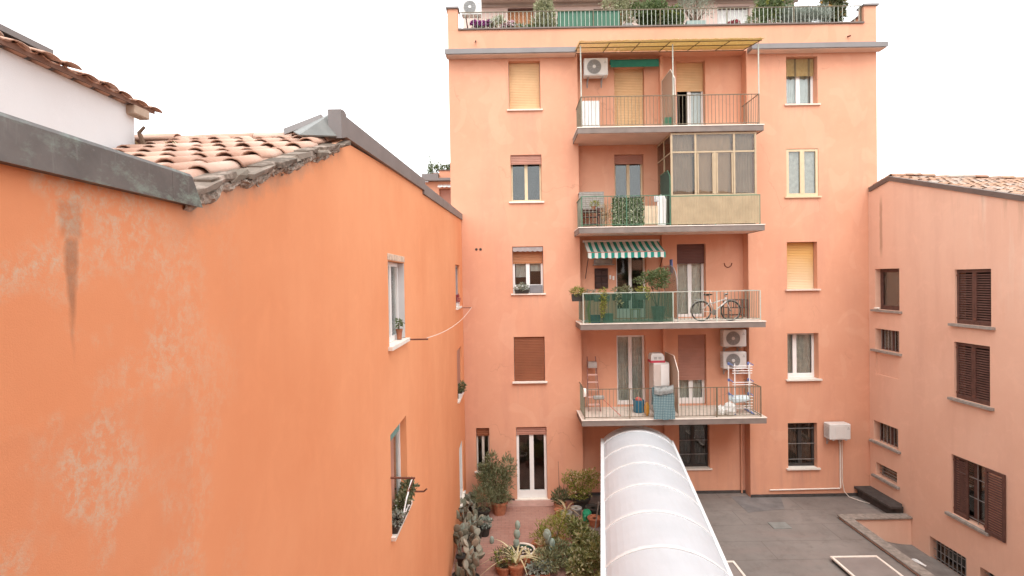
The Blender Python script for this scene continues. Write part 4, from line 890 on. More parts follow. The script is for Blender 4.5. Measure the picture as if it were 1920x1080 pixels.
for s in ends:
    m = MB(); n = 22; hw, th = .045, .022
    for j in range(n+1):
        t = CW*j/n
        for ds, dz in ((-hw,-.03),(hw,-.03),(hw,th),(-hw,th)): m.v.append(cv(s+ds, t, dz))
    for j in range(n):
        for q in range(4): m.f.append((j*4+q, j*4+(q+1)%4, j*4+4+(q+1)%4, j*4+4+q))
    m.f += [(0,1,2,3),(n*4+3,n*4+2,n*4+1,n*4)]
    obj('rib', m, M_ALUW, CN)
for t0, t1 in ((-.075, .02), (CW-.02, CW+.05)):
    m = MB(); a, b = ends[0]+.04, ends[-1]-.04
    m.add([P0+ax*s+pp*t+Vector((0,0,z)) for s in (a,b) for t, z in ((t0,-.07),(t1,-.07),(t1,.035),(t0,.035))], [(0,1,2,3),(7,6,5,4),(0,4,5,1),(1,5,6,2),(2,6,7,3),(3,7,4,0)])
    obj('edge_rail', m, M_ALUW, CN)
for s in (3.0, .05, -2.9, -5.8, -8.7):
    for t in (.0, CW):
        p = P0+ax*s+pp*t; obj('post', MB().tube([(p.x,p.y,GZ+.003),(p.x,p.y,-5.372)], .035, 8), M_ALUW, CN)
# ------------------------------------------------------------------ air-conditioning units
def ac(label, x0, x1, z0, z1, yf, d=.3, wallgap=.06, fan=.42, side='l', sub=None, blank=False):
    t = thing('air_conditioner', label, 'air conditioner', ((x0+x1)/2, yf+d/2, z0), 'outdoor air-conditioning units')
    b = obj('casing', MB().cbox(x0,x1,yf,yf+d,z0,z1,.022), M_ACW, t); w_, h_ = x1-x0, z1-z0
    cx, cz, r = x0+w_*fan, (z0+z1)/2, min(w_,h_)*.41
    if not blank:
        obj('fan_recess', MB().lathe([(r,-.004),(r*.98,-.006),(r*.97,-.003)], (cx,yf,cz), 28, 'y'), M_ACD, b)
        g = MB()
        for q in range(1, 9):
            rr_ = r*q/8.2; g.tube([(cx+rr_*math.cos(a*math.pi/12), yf-.02, cz+rr_*math.sin(a*math.pi/12)) for a in range(25)], .0045, 4, False)
        for q in range(10): a = q*math.pi/5; g.tube([(cx,yf-.016,cz),(cx+r*math.cos(a),yf-.016,cz+r*math.sin(a))], .004, 4)
        obj('fan_grille', g, M_ACG, b); obj('hub', MB().lathe([(.05,-.03),(.055,-.024),(.05,-.006)], (cx,yf,cz), 14, 'y'), M_ACW, b)
    else:
        obj('panel', MB().cbox(x0+w_*.28,x0+w_*.74,yf-.006,yf+.01,z0+.05,z1-.07,.004), M_ACG if False else mat('unit_panel', (.62,.60,.57), .6, .04, 4), b)
    obj('logo', MB().add([(x1-w_*.12,yf-.003,z1-.09),(x1-w_*.15,yf-.003,z1-.135),(x1-w_*.09,yf-.003,z1-.135),(x1-w_*.18,yf-.003,z1-.175),(x1-w_*.12,yf-.003,z1-.175),(x1-w_*.06,yf-.003,z1-.175)], [(0,1,2),(1,3,4),(2,4,5)]), M_ACG, b)
    lv = MB()
    for q in range(7): lv.box(x0-.004,x0+.01,yf+.05,yf+d-.05,z0+.1+q*(h_-.2)/7,z0+.115+q*(h_-.2)/7)
    obj('side_louvres', lv, M_ACG, b)
    for x in (x0+w_*.2, x1-w_*.2):
        obj('bracket', MB().box(x-.018,x+.018,yf+.02,yf+d+wallgap-.004,z0-.035,z0-.001).box(x-.018,x+.018,yf+d+wallgap-.03,yf+d+wallgap-.003,z0-.25,z0-.036).tube([(x,yf+d*.6,z0-.03),(x,yf+d+wallgap-.02,z0-.22)], .012, 5), M_ACG if sub is None else sub, t)
    return t
ac('outdoor unit high on the wall under the cane pergola', 2.50, 3.30, 6.80, 7.38, 17.93, .3, .17)
ac('upper of the two outdoor units on the lowest balcony', 7.08, 7.86, -2.37, -1.80, 18.0, .28, .12)
ac('lower of the two outdoor units on the lowest balcony', 7.07, 7.86, -3.12, -2.55, 18.0, .28, .12)
ac('outdoor unit at the left end of the roof terrace', -1.66, -.95, 9.42, 9.95, 19.0, .3, .9, sub=M_BROWNM)
ac('outdoor unit behind plants at the right end of the roof terrace', 10.4, 11.15, 9.4, 9.98, 19.9, .3, .15)
ac('lone boxy outdoor unit on the wall above the grey paving', 10.40, 11.10, -5.46, -4.94, 17.58, .36, .06, blank=True)
tm_ = thing('conduit_pipe', 'cream conduit running down and left from the lone outdoor unit', 'pipe', (10.98, 17.95, -6))
obj('pipe', MB().tube([(10.97,17.955,-5.48),(10.97,17.955,-7.2)], .028, 8), M_TRIM, tm_)
obj('pipe', MB().tube([(10.94,17.955,-7.22),(8.57,17.955,-7.24)], .024, 8), M_TRIM, tm_)
tag(obj('cable', MB().tube([(11.03,17.95,-5.5),(11.03,17.94,-7.0),(11.06,17.9,-7.3),(11.16,17.8,-7.45),(11.35,17.6,-7.487),(11.55,17.35,-7.488)], .012, 6), M_TRIM), 'thin white cable curling from the outdoor unit onto the paving', 'cable')
tag(obj('downpipe', MB().tube([(7.80,18.345,-7.48),(7.80,18.345,-4.64)], .028, 8), M_FAC), 'wall-coloured pipe in the recess beside the lowest window', 'pipe')
# ------------------------------------------------------------------ plant kit
def rv(rg): 
    while 1:
        v = Vector((rg.uniform(-1,1),rg.uniform(-1,1),rg.uniform(-1,1)))
        if .05 < v.length < 1: return v
def foliage(blobs, n, L, W, rg, up=.3, hollow=.35, bend=.15):
    """blobs: (centre, radii); leaves spread through their volume, denser toward the outside"""
    mb = MB(); mb.r = []; vol = [b[1][0]*b[1][1]*b[1][2] for b in blobs]; tot = sum(vol)
    for (c, r), vv in zip(blobs, vol):
        tone = rg.uniform(-.15,.15)
        for _ in range(max(6, int(n*vv/tot))):
            d = rv(rg).normalized(); k = hollow+(1-hollow)*rg.random()**.6
            k *= 1+.25*math.sin(d.x*5+c[0]*9)*math.sin(d.y*4+d.z*6)
            p = Vector(c)+Vector((d.x*r[0]*k, d.y*r[1]*k, d.z*r[2]*k))
            dd = d*.8+rv(rg)*.9+Vector((0,0,up)); s = rg.uniform(.65,1.25)
            mb.leaf(p, dd, rv(rg), L*s, W*s, bend); mb.r.append(min(1,max(0,rg.random()+tone)))
    return mb
def blobs_in(c, r, n, rg, size=.5):
    out = [(Vector(c), Vector(r)*.55)]
    for _ in range(n):
        d = rv(rg); out.append((Vector(c)+Vector((d.x*r[0]*.75,d.y*r[1]*.75,d.z*r[2]*.75)), Vector(r)*size*rg.uniform(.55,1)))
    return out
def pot_mesh(c, r, h, n=14): return MB().lathe([(r*.72,0),(r*.95,h*.82),(r*1.06,h*.82),(r*1.08,h),(r*.94,h),(r*.88,h*.9)], c, n)
def plant(label, base, pot, blobs, n, leaf, lm, seed, stems=5, name='potted_plant', cat='potted plant', stem_r=.012, flowers=None, up=.3, group=None, bend=.15, potm=None):
    rg = random.Random(seed); t = thing(name, label, cat, base, group); bx, by, bz = base; h = 0
    if pot:
        kind = pot[0]
        if kind == 'round': _, r, h = pot; p = obj('pot', pot_mesh(base, r, h), potm or M_TERRA, t, smooth=False); obj('soil', MB().lathe([(r*.9,h*.88),(r*.3,h*.92)], base, 12), M_SOIL, p)
        else:
            _, wx, wy, h = pot; p = obj('planter', MB().hull([(bx+sx*wx*k, by+sy*wy*k, bz+z) for sx in (-.5,.5) for sy in (-.5,.5) for z, k in ((0,.9),(h,1.0))]), potm or M_TERRA, t); obj('soil', MB().box(bx-wx*.46,bx+wx*.46,by-wy*.44,by+wy*.44,bz+h+.001,bz+h+.008), M_SOIL, p)
    if stems:
        s = MB()
        for i in range(stems):
            c, r = blobs[i % len(blobs)]; e = Vector(c)+rv(rg)*.3*min(r); b0 = Vector((bx+rg.uniform(-.04,.04), by+rg.uniform(-.04,.04), bz+h*.8))
            m1 = b0.lerp(e, .5)+Vector((rg.uniform(-.05,.05),rg.uniform(-.05,.05),.03)); s.tube([b0, m1, e], [stem_r, stem_r*.75, stem_r*.4], 5)
        obj('stem', s, M_BARK, t)
    obj('foliage', foliage(blobs, n, leaf[0], leaf[1], rg, up, bend=bend), lm, t)
    if flowers:
        fm_, nf, fs = flowers; f = MB(); f.r = []
        for _ in range(nf):
            c, r = blobs[rg.randrange(len(blobs))]; d = rv(rg).normalized(); d.z = abs(d.z); d.y = -abs(d.y); p = Vector(c)+Vector((d.x*r[0],d.y*r[1],d.z*r[2]))*1.05
            for q in range(4): f.leaf(p, rv(rg), rv(rg), fs, fs*.9); f.r.append(rg.random())
        obj('flowers', f, fm_, t)['kind'] = 'stuff'
    return t
V3 = Vector
# ---- roof terrace plants (stand on the parapet ledge or the terrace floor)
TZ = 8.12
PC = 8.452
def rowbl(x0, x1, y, z, r, n, rg, dy=.1): return [(V3((x0+(x1-x0)*(i+.5)/n, y+rg.uniform(-dy,dy), z+rg.uniform(-.05,.05))), V3((r*rg.uniform(.8,1.2), r*.8, r*rg.uniform(.7,1.1)))) for i in range(n)]
rg = random.Random(3)
def troughs(): pass
plant('purple flowers in a trough at the left of the roof terrace', (-.88,18.42,TZ), ('box',.62,.2,.38), rowbl(-1.2,-.6,18.36,8.70,.15,5,rg), 420, (.08,.035), L_MID, 21, 0, flowers=(L_PURP, 150, .075))
plant('white and green flowering plant on the roof terrace left of the brown shutter', (-.38,18.42,TZ), ('box',.4,.2,.38), rowbl(-.62,-.2,18.36,8.80,.17,4,rg), 460, (.13,.026), L_PALE, 22, 0, flowers=(L_WHT, 50, .05), up=.9)
plant('pink flowering plant in front of the roof terrace shutter', (.0,18.42,TZ), ('box',.34,.2,.38), rowbl(-.2,.15,18.36,8.70,.14,3,rg), 260, (.08,.035), L_MID, 23, 0, flowers=(L_PINK, 70, .07))
plant('low seedlings in a trough below the bushy pale terrace shrub', (.55,18.42,TZ), ('box',.6,.2,.38), rowbl(.25,.85,18.36,8.62,.12,5,rg), 320, (.09,.03), L_MID, 24, 0, up=.8, flowers=(L_WHT, 14, .045))
plant('tall pale bushy shrub left of the green shade cloth', (1.27,18.5,TZ), ('box',.5,.3,.38), [(V3((1.25+.10*math.sin(i*2.2),18.5,8.60+i*.16)), V3((.42-.035*i,.28,.19))) for i in range(8)], 2600, (.13,.045), L_PALE, 25, 4)
plant('slim leafy shrub in a grey pot right of the green shade cloth', (4.07,18.45,TZ), ('round',.2,.55), [(V3((4.0+.14*math.sin(i*1.7),18.45,8.78+i*.16)), V3((.24,.2,.18))) for i in range(6)]+[(V3((3.55,18.55,9.45)),V3((.34,.22,.2))),(V3((3.7,18.55,9.7)),V3((.4,.22,.2)))], 1500, (.12,.045), L_PALE, 26, 5, potm=M_GREYPOT)
plant('dense dark green shrub in the middle of the roof terrace', (4.8,18.6,TZ), ('box',1.0,.35,.4), blobs_in((4.85,18.5,9.0), (.66,.3,.46), 12, rg, .55), 3000, (.12,.055), L_MID, 27, 6)
plant('shrub with yellowish top right of the dense dark terrace shrub', (5.6,18.65,TZ), ('box',.6,.35,.4), blobs_in((5.62,18.55,9.0), (.46,.3,.48), 9, rg, .55), 1900, (.12,.05), L_MID, 28, 5, flowers=(L_YEL, 90, .09))
plant('grey olive tree in a pale teal planter on the roof terrace', (6.4,18.42,TZ), ('box',.66,.26,.62), [(V3((6.35,18.45,9.35)),V3((.55,.3,.32))),(V3((6.75,18.45,9.15)),V3((.40,.26,.26))),(V3((6.05,18.45,9.2)),V3((.32,.26,.36))),(V3((6.5,18.45,9.65)),V3((.6,.3,.28)))], 2100, (.09,.018), L_OLIVE, 29, 16, name='olive_tree', cat='tree', stem_r=.02, potm=M_TEALPOT)
plant('small red flowers against the white shutter on the roof terrace', (7.72,18.40,TZ), ('box',.5,.2,.40), rowbl(7.5,7.95,18.36,8.60,.09,4,rg), 160, (.07,.035), L_DARK, 30, 0, flowers=(L_RED, 50, .07))
plant('loose green vine climbing right of the white terrace shutter', (8.95,18.5,TZ), ('box',.8,.3,.38), [(V3((8.50+.14*i,18.48,8.72+.17*(i%4)+.08*(i%3))),V3((.27,.2,.26))) for i in range(8)]+[(V3((9.1,18.55,9.5)),V3((.45,.25,.24)))], 2400, (.16,.035), L_MID, 31, 8, bend=.4, flowers=(L_YEL, 35, .08))
plant('silvery lavender cushion at the right of the roof terrace', (10.1,18.42,TZ), ('box',1.3,.26,.38), rowbl(9.45,10.8,18.38,8.82,.27,9,rg), 4200, (.20,.016), L_LAV, 32, 0, up=1.2)
plant('dark laurel with orange flowers beside the right-hand pier of the roof terrace', (11.25,18.5,TZ), ('box',.8,.3,.38), blobs_in((11.2,18.45,9.1), (.55,.28,.6), 12, rg, .5), 2200, (.15,.05), L_DARK, 33, 7, flowers=(L_ORNG, 40, .09))
sc_ = MB(); n = 34
for i in range(n):
    a, b = 1.66+2.1*i/n, 1.66+2.1*(i+1)/n; da, db = .012*math.sin(i*1.3), .012*math.sin((i+1)*1.3); sc_.quad((a,18.15+da,8.5),(b,18.15+db,8.5),(b,18.14+db*.4,9.06),(a,18.14+da*.4,9.06))
tag(obj('shade_cloth', sc_, M_NET), 'dark green shade cloth tied behind the roof terrace railing', 'shade cloth')
# ---- far house terrace hedge
plant('clipped hedge in the roof trough of the distant house', (-3.0,26.6,4.86), ('box',2.0,.3,.5), rowbl(-3.95,-1.9,26.6,5.62,.24,7,rg), 1200, (.10,.06), L_MID, 34, 0)
plant('slim conical cypress at the corner of the distant roof', (-4.0,26.5,4.86), ('round',.14,.35), [(V3((-4.0,26.5,5.35+i*.15)),V3((.17-.02*i,.16-.02*i,.14))) for i in range(7)], 700, (.07,.025), L_MID, 35, 1, name='cypress', cat='tree', up=1.2)
# ------------------------------------------------------------------ things on the balconies
rg = random.Random(8)
# top balcony
aw = thing('rolled_awning', 'rolled-up dark green awning above the top balcony door', 'awning', (4.2,18.2,7.2))
obj('fabric_roll', MB().tube([(3.42,18.2,7.33),(5.05,18.2,7.33)], .085, 12), mat('green_awning_cloth', (.02,.15,.10), .8, .12, 5), aw)
obj('valance', MB().box(3.42,5.05,18.105,18.115,7.13,7.33), mat('green_awning_cloth', (.02,.15,.10)), aw)
for x in (3.46, 5.0): obj('bracket', MB().box(x-.02,x+.02,18.2,18.396,7.40,7.43), M_BLACKF, aw)
cb = thing('ribbed_cabinet', 'tall white ribbed panel cabinet in the left corner of the top balcony', 'cabinet', (2.7,18.05,T[0]))
for i in range(6): obj('panel', MB().cbox(2.43+i*.098,2.43+i*.098+.092,17.98,18.10,T[0]+.03,T[0]+1.24,.015), M_WHITE, cb)
[obj('foot', MB().box(x,x+.05,17.99,18.09,T[0]-.002,T[0]+.03), M_WHITE, cb) for x in (2.47, 2.92)]
tag(obj('watering_pot', pot_mesh((3.3,17.3,T[0]-.003), .09, .12), M_DKPOT), 'small dark pot on the floor of the top balcony', 'pot')
gb = tag(obj('folded_chair', MB().hull([(5.02,17.0,T[0]-.003),(5.12,17.0,T[0]-.003),(5.02,17.7,T[0]-.003),(5.12,17.7,T[0]-.003),(5.08,17.0,T[0]+.35),(5.12,17.0,T[0]+.35),(5.08,17.7,T[0]+.55),(5.12,17.7,T[0]+.55)]), mat('green_canvas', (.07,.22,.14), .8, .1, 5)), 'folded green canvas chair leaning on the top balcony screen', 'chair')
# second balcony
t = T[1]
fs = thing('slatted_cabinet', 'weathered grey slatted cabinet in the left corner of the second balcony', 'cabinet', (2.6,17.7,t))
for i in range(9): obj('slat', MB().cbox(2.24,3.05,17.60,17.63,t+.62+i*.066,t+.62+i*.066+.06,.006), M_WOODG, fs)
obj('frame', MB().box(2.26,2.31,17.632,18.0,t-.003,t+1.2).box(2.98,3.03,17.632,18.0,t-.003,t+1.2).box(2.311,2.979,17.632,18.0,t+.58,t+.61).box(2.24,3.05,17.6,18.02,t+1.212,t+1.235), M_WOODG, fs)
sh = thing('plant_shelf', 'small dark shelf rack holding bits behind the second balcony railing', 'shelf', (2.5,17.2,t))
for z in (.12,.34,.56): obj('shelf', MB().box(2.27,2.74,17.0,17.3,t+z,t+z+.025), M_DARKW, sh)
obj('frame', MB().box(2.25,2.27,17.0,17.3,t-.003,t+.62).box(2.74,2.76,17.0,17.3,t-.003,t+.62), M_DARKW, sh)
plant('little trailing plant on the dark shelf of the second balcony', (2.62,17.1,t+.585), ('round',.07,.1), [(V3((2.66,17.08,t+.76)),V3((.13,.1,.1)))], 110, (.07,.03), L_YEL, 41, 2)
ch = thing('wooden_chair', 'slim brown wooden chair behind the railing of the second balcony', 'chair', (2.9,17.2,t))
for x, y in ((2.80,17.05),(3.02,17.05),(2.80,17.4),(3.02,17.4)): obj('leg', MB().box(x-.014,x+.014,y-.014,y+.014,t-.003,t+(.42 if y < 17.2 else .7)), M_DARKW, ch)
obj('seat', MB().cbox(2.77,3.05,17.03,17.43,t+.421,t+.45,.008), M_DARKW, ch); obj('backrest', MB().box(2.815,3.005,17.39,17.41,t+.55,t+.68), M_DARKW, ch)
tl = thing('trellis', 'dry straw-coloured climber on a lattice inside the second balcony railing', 'trellis', (3.05,16.84,t))
m = MB()
for i in range(7): m.tube([(2.86+i*.06,16.83,t-.002),(2.80+i*.075,16.83,t+.72)], .006, 4)
for z in (.12,.32,.52,.68): m.tube([(2.82,16.825,t+z),(3.24,16.825,t+z)], .006, 4)
obj('lattice', m, mat('cane_lattice', (.45,.28,.15), .8, .2, 9), tl); obj('foliage', foliage(rowbl(2.9,3.16,16.82,t+.35,.14,3,rg)+rowbl(2.9,3.16,16.82,t+.58,.12,3,rg), 420, .06, .025, rg) if False else foliage([(V3((3.0,16.83,t+.4)),V3((.2,.04,.36)))], 300, .06, .022, rg, hollow=.05), L_DRY, tl)
hd = thing('artificial_hedge', 'panel of glossy artificial ivy fixed behind the second balcony railing', 'hedge panel', (3.65,16.83,t))
m = MB(); m.r = []
for j in range(2100):
    p = V3((rg.uniform(3.18,4.13), 16.83+rg.uniform(-.03,.02), t+rg.uniform(.03,.90))); m.leaf(p, V3((rg.uniform(-1,1),-.5,rg.uniform(-1,.6))), V3((rg.uniform(-.4,.4),-1,rg.uniform(0,.6))), rg.uniform(.05,.085), .05); m.r.append(rg.random())
obj('foliage', m, leafm('ivy_plastic', [(.04,.08,.03),(.09,.14,.06),(.16,.21,.11),(.48,.52,.36)], .1, .3), hd); obj('backing', MB().box(3.18,4.13,16.858,16.866,t+.01,t+.92), mat('ivy_backing', (.03,.055,.025), .8, .3, 10), hd)
rd = thing('slat_screen', 'cream slat screen behind the railing next to the artificial ivy', 'screen', (4.37,16.83,t))
for i in range(9): obj('slat', MB().cbox(4.15+i*.052,4.15+i*.052+.044,16.82,16.835,t+.05,t+.64,.004), mat('cream_slat', (.68,.56,.40), .8, .1, 8), rd)
obj('rail', MB().box(4.15,4.62,16.837,16.85,t+.12,t+.15).box(4.15,4.62,16.837,16.85,t+.5,t+.53).box(4.16,4.18,16.837,16.85,t-.003,t+.119).box(4.58,4.60,16.837,16.85,t-.003,t+.119), M_CREAM, rd)
wc = thing('ironing_board', 'folded white ironing board upright next to the cream slat screen', 'ironing board', (4.75,16.95,t))
obj('board', MB().hull([(x,y,z) for y in (16.93,16.97) for x, z in ((4.62,t+.04),(4.88,t+.04),(4.90,t+.85),(4.84,t+.98),(4.72,t+1.0),(4.62,t+.9))]), M_WHITE, wc)
obj('leg', MB().tube([(4.60,17.02,t-.001),(4.66,17.02,t+.95)], .012, 6), M_IRON, wc); obj('leg', MB().tube([(4.86,17.02,t-.001),(4.70,17.02,t+.9)], .012, 6), M_IRON, wc)
obj('iron_rest', MB().cbox(4.52,4.66,16.92,16.98,t+.78,t+.96,.01), mat('pale_grey_cover', (.55,.55,.55), .8, .2, 20), wc)
# third balcony: striped awning
t = T[2]
def stripem():
    k = N('striped_canvas', .85, .2); o = k.xyz(); f = k.math('FRACT', k.math('DIVIDE', o[0], .215))
    k.color(k.mix(k.math('GREATER_THAN', f, .5), (.03,.30,.24), (.74,.75,.70))); return k.m
M_STRIPE = stripem()
aw = thing('awning', 'green and white striped awning over the third balcony door', 'awning', (3.7,18.3,1.2))
b0, f0 = (18.33,1.27), (17.42,.86); fx = lambda f: (2.44-.0*f, 5.06)
fa = MB(); n = 12
for i in range(n):
    f1, f2 = i/n, (i+1)/n; g = lambda f: (b0[0]+(f0[0]-b0[0])*f, b0[1]+(f0[1]-b0[1])*f-.03*math.sin(f*math.pi))
    (y1_, z1_), (y2_, z2_) = g(f1), g(f2); fa.quad((2.46,y1_,z1_),(5.0,y1_,z1_),(5.0,y2_,z2_),(2.46,y2_,z2_))
obj('canopy', fa, M_STRIPE, aw)
va = MB(); n = 96
for i in range(n):
    a, b = 2.46+2.54*i/n, 2.46+2.54*(i+1)/n; s1, s2 = [.165+.03*abs(math.sin((x-2.46)/.215*math.pi)) for x in (a,b)]
    va.quad((a,17.418,.858),(b,17.418,.858),(b,17.405,.858-s2),(a,17.405,.858-s1))
obj('valance', va, M_STRIPE, aw); obj('front_bar', MB().tube([(2.45,17.425,.865),(5.01,17.425,.865)], .016, 8), M_PINKS, aw)
obj('roller', MB().tube([(2.42,18.33,1.29),(5.04,18.33,1.29)], .04, 10), M_WHITE, aw)
for x in (2.50, 4.96): obj('arm', MB().tube([(x,17.43,.84),(x,18.38,.02)], .012, 6), M_BLACKF, aw)
og = thing('hanging_organizer', 'dark fabric pocket organiser hanging on the wall under the striped awning', 'organizer', (3.04,18.38,0))
obj('backing', MB().cbox(2.82,3.28,18.36,18.385,-.34,.36,.008), mat('dark_brown_cloth', (.05,.028,.025), .9, .2, 9), og)
for i in range(3):
    for j in range(2): obj('pocket', MB().hull([(2.84+j*.22,18.358,-.32+i*.22),(3.04+j*.22,18.358,-.32+i*.22),(2.85+j*.22,18.30,-.18+i*.22),(3.03+j*.22,18.30,-.18+i*.22),(2.84+j*.22,18.358,-.16+i*.22),(3.04+j*.22,18.358,-.16+i*.22)]), mat('brown_pocket', (.075,.045,.04), .9, .2, 9), og)
bx_ = thing('wall_lamp_box', 'pale boxed shelf under the left end of the striped awning', 'shelf', (3.1,18.3,.5))
obj('tray', MB().cbox(2.76,3.46,18.12,18.395,.46,.50,.008), M_WOODG, bx_); obj('box', MB().cbox(2.80,3.40,18.16,18.39,.502,.68,.02), M_GREYPOT, bx_)
for x, z in ((3.36,.05),(3.47,.02)): tag(obj('wall_switch', MB().cbox(x-.03,x+.03,18.375,18.397,z-.07,z+.07,.006), M_WHITE), 'white wall box %s the dark organiser' % ('close to' if x < 3.4 else 'a little right of'), 'switch')
gs = MB(); n = 40
for i in range(n):
    a, b = 2.23+2.77*i/n, 2.23+2.77*(i+1)/n; da, db = .006*math.sin(i*1.1), .006*math.sin((i+1)*1.1); gs.quad((a,16.72+da,t+.03),(b,16.72+db,t+.03),(b,16.72+db,t+.935),(a,16.72+da,t+.935))
tag(obj('green_sheet', gs, M_GSHEET), 'translucent green plastic sheet along the left half of the third balcony railing', 'plastic sheet')
plant('lime green plant in a dark pot hung outside the left corner of the third balcony', (2.06,16.95,-.70), ('box',.40,.2,.22), [(V3((2.06,16.93,-.40)),V3((.22,.14,.13)))], 330, (.09,.022), L_YEL, 51, 0, potm=M_DKPOT, bend=.4)
obj_h = tag(obj('pot_hook', MB().tube([(2.06,16.95,-.44),(2.14,16.95,-.38),(2.21,16.95,-.39)], .01, 5), M_BLACKF), 'hook carrying the lime green hanging pot', 'hook')
plant('yellow trailing plant spilling over the green sheet on the third balcony', (2.82,16.95,-.72), ('box',.5,.18,.2), [(V3((2.86-.01*i,16.68 if i else 16.9,-.40-.12*i)),V3((.13-.008*i,.05,.11))) for i in range(7)], 520, (.05,.03), L_YEL, 52, 0, potm=M_GREYPOT)
plant('low plants in a dark trough left of the yellow trailing plant', (2.46,16.95,-.68), ('box',.36,.18,.18), [(V3((2.46,16.93,-.42)),V3((.17,.09,.08)))], 120, (.07,.02), L_OLIVE, 57, 0, potm=M_DKPOT)
plant('brownish hanging plant over the railing below the awning', (3.45,16.95,-.70), ('box',.6,.18,.2), [(V3((3.3,16.9,-.38)),V3((.16,.08,.1))),(V3((3.6,16.9,-.36)),V3((.2,.08,.12))),(V3((3.3,16.68,-.62)),V3((.09,.04,.18))),(V3((3.36,16.68,-.8)),V3((.07,.04,.1)))], 380, (.07,.03), L_OLEA, 53, 0, potm=M_DKPOT)
plant('small spilling green plant left of the potted ficus', (4.1,16.95,-.68), ('box',.4,.18,.18), [(V3((4.1,16.9,-.36)),V3((.2,.1,.1))),(V3((4.25,16.7,-.55)),V3((.08,.04,.14)))], 200, (.09,.025), L_YEL, 54, 0, bend=.35, potm=M_GREYPOT)
plant('leafy ficus in a big grey pot behind the green sheet', (4.62,17.0,t-.003), ('round',.21,.5), [(V3((4.60,17.0,-.05)),V3((.36,.28,.30))),(V3((4.35,17.0,.05)),V3((.22,.2,.15))),(V3((4.75,17.0,.15)),V3((.22,.2,.16))),(V3((4.0,16.98,-.08)),V3((.2,.12,.09)))], 1300, (.085,.04), L_MID, 55, 7, potm=M_GREYPOT)
ylp = tag(obj('yellow_pole', MB().tube([(2.42,16.95,t-.003),(2.38,16.93,t+.45),(2.44,16.92,t+.78)], [.035,.04,.03], 8), mat('yellow_foam', (.55,.47,.10), .8, .12, 6)), 'yellow foam pole behind the green sheet at the left end', 'pole')
for x, z, c, lab in ((2.62,.22,(.05,.16,.30),'blue storage box behind the green sheet'),(3.02,.26,(.25,.38,.36),'pale teal storage box behind the green sheet')):
    b = thing('storage_box', lab, 'box', (x,17.1,t)); obj('body', MB().hull([(x+sx*.16*k,17.1+sy*.13*k,t-.003+zz) for sx in (-1,1) for sy in (-1,1) for zz, k in ((0,.9),(z,1))]), mat('box_'+lab.split()[0], c, .5, .08, 5), b); obj('lid', MB().cbox(x-.17,x+.17,16.96,17.24,t+z-.002,t+z+.025,.008), mat('box_'+lab.split()[0], c), b)
st = thing('stool', 'small stool seen through the green sheet in front of the door', 'stool', (3.95,17.3,t))
obj('seat', MB().cbox(3.8,4.1,17.15,17.45,t+.38,t+.41,.01), M_CREAM, st)
for x, y in ((3.83,17.18),(4.07,17.18),(3.83,17.42),(4.07,17.42)): obj('leg', MB().box(x-.015,x+.015,y-.015,y+.015,t-.003,t+.379), M_CREAM, st)
tag(obj('towel', MB().hull([(5.22,17.5,.6),(5.25,17.5,.6),(5.22,17.75,.6),(5.25,17.75,.6),(5.21,17.52,.15),(5.26,17.52,.15),(5.21,17.7,.15),(5.26,17.7,.15)]), mat('blue_cloth', (.10,.13,.26), .9, .2, 8)), 'blue cloth hanging by the glass screen next to the striped awning', 'cloth')
hs_ = MB().tube([(7.42+.13*math.cos(a)*(1 if a < 10 else 1), 18.38, .47-.15*math.sin(a)) for a in [math.pi*i/10 for i in range(11)]], .014, 6)
tag(obj('horseshoe', hs_, M_RUST), 'rusty horseshoe on the wall above the bicycle', 'horseshoe')
# side table at the right end
tb = thing('side_table', 'dark slatted side table at the right end of the third balcony', 'table', (7.4,17.7,t))
obj('top', MB().cbox(7.05,7.72,17.5,17.95,t+.62,t+.65,.008), M_DARKW, tb)
for z in (.12,.36): obj('shelf', MB().box(7.09,7.68,17.53,17.92,t+z,t+z+.02), M_DARKW, tb)
for x, y in ((7.07,17.52),(7.70,17.52),(7.07,17.93),(7.70,17.93)): obj('leg', MB().box(x-.02,x+.02,y-.02,y+.02,t-.003,t+.619), M_DARKW, tb)
for i in range(7): obj('slat', MB().box(7.14+i*.08,7.165+i*.08,17.505,17.515,t+.385,t+.615), M_DARKW, tb)
# bicycle
bk = thing('bicycle', 'dark-tyred bicycle with pale frame leaning inside the third balcony railing', 'bicycle', (6.42,16.92,t))
BY = 16.93; wz = t+.325-.004; rw, fwx = 5.96, 6.90
M_TYRE = mat('tyre_rubber', (.035,.034,.03), .8, .15, 8); M_BFR = mat('pale_bike_frame', (.62,.58,.54), .35, .05, 5, metal=.3); M_CHR = mat('bike_metal', (.30,.30,.28), .35, .1, 5, metal=.8)
def ring(x, r, rad, n=32): return MB().tube([(x+r*math.cos(2*math.pi*i/n), BY, wz+r*math.sin(2*math.pi*i/n)) for i in range(n+1)], rad, 6, False)
for x in (rw, fwx):
    wl = obj('wheel', ring(x, .285, .009), M_CHR, bk, smooth=True); obj('tyre', ring(x, .306, .023), M_TYRE, wl, smooth=True)
    sp = MB()
    for i in range(18): a = i*math.pi/9; sp.tube([(x,BY+(.02 if i%2 else -.02),wz),(x+.285*math.cos(a),BY,wz+.285*math.sin(a))], .0016, 3)
    obj('spokes', sp, M_CHR, wl); obj('hub', MB().tube([(x,BY-.05,wz),(x,BY+.05,wz)], .022, 8), M_CHR, wl)
bb = V3((6.36,BY,t+.28)); seat = V3((6.24,BY,t+.70)); head = V3((6.74,BY,t+.74)); hl = V3((6.77,BY,t+.62))
fr_ = MB()
for a, b, r_ in ((bb,seat,.022),(bb,hl,.026),(seat.lerp(bb,.35),head.lerp(hl,.4),.024),(head,hl,.026),(hl,V3((fwx,BY,wz)),.013)): fr_.tube([a,b], r_, 7)
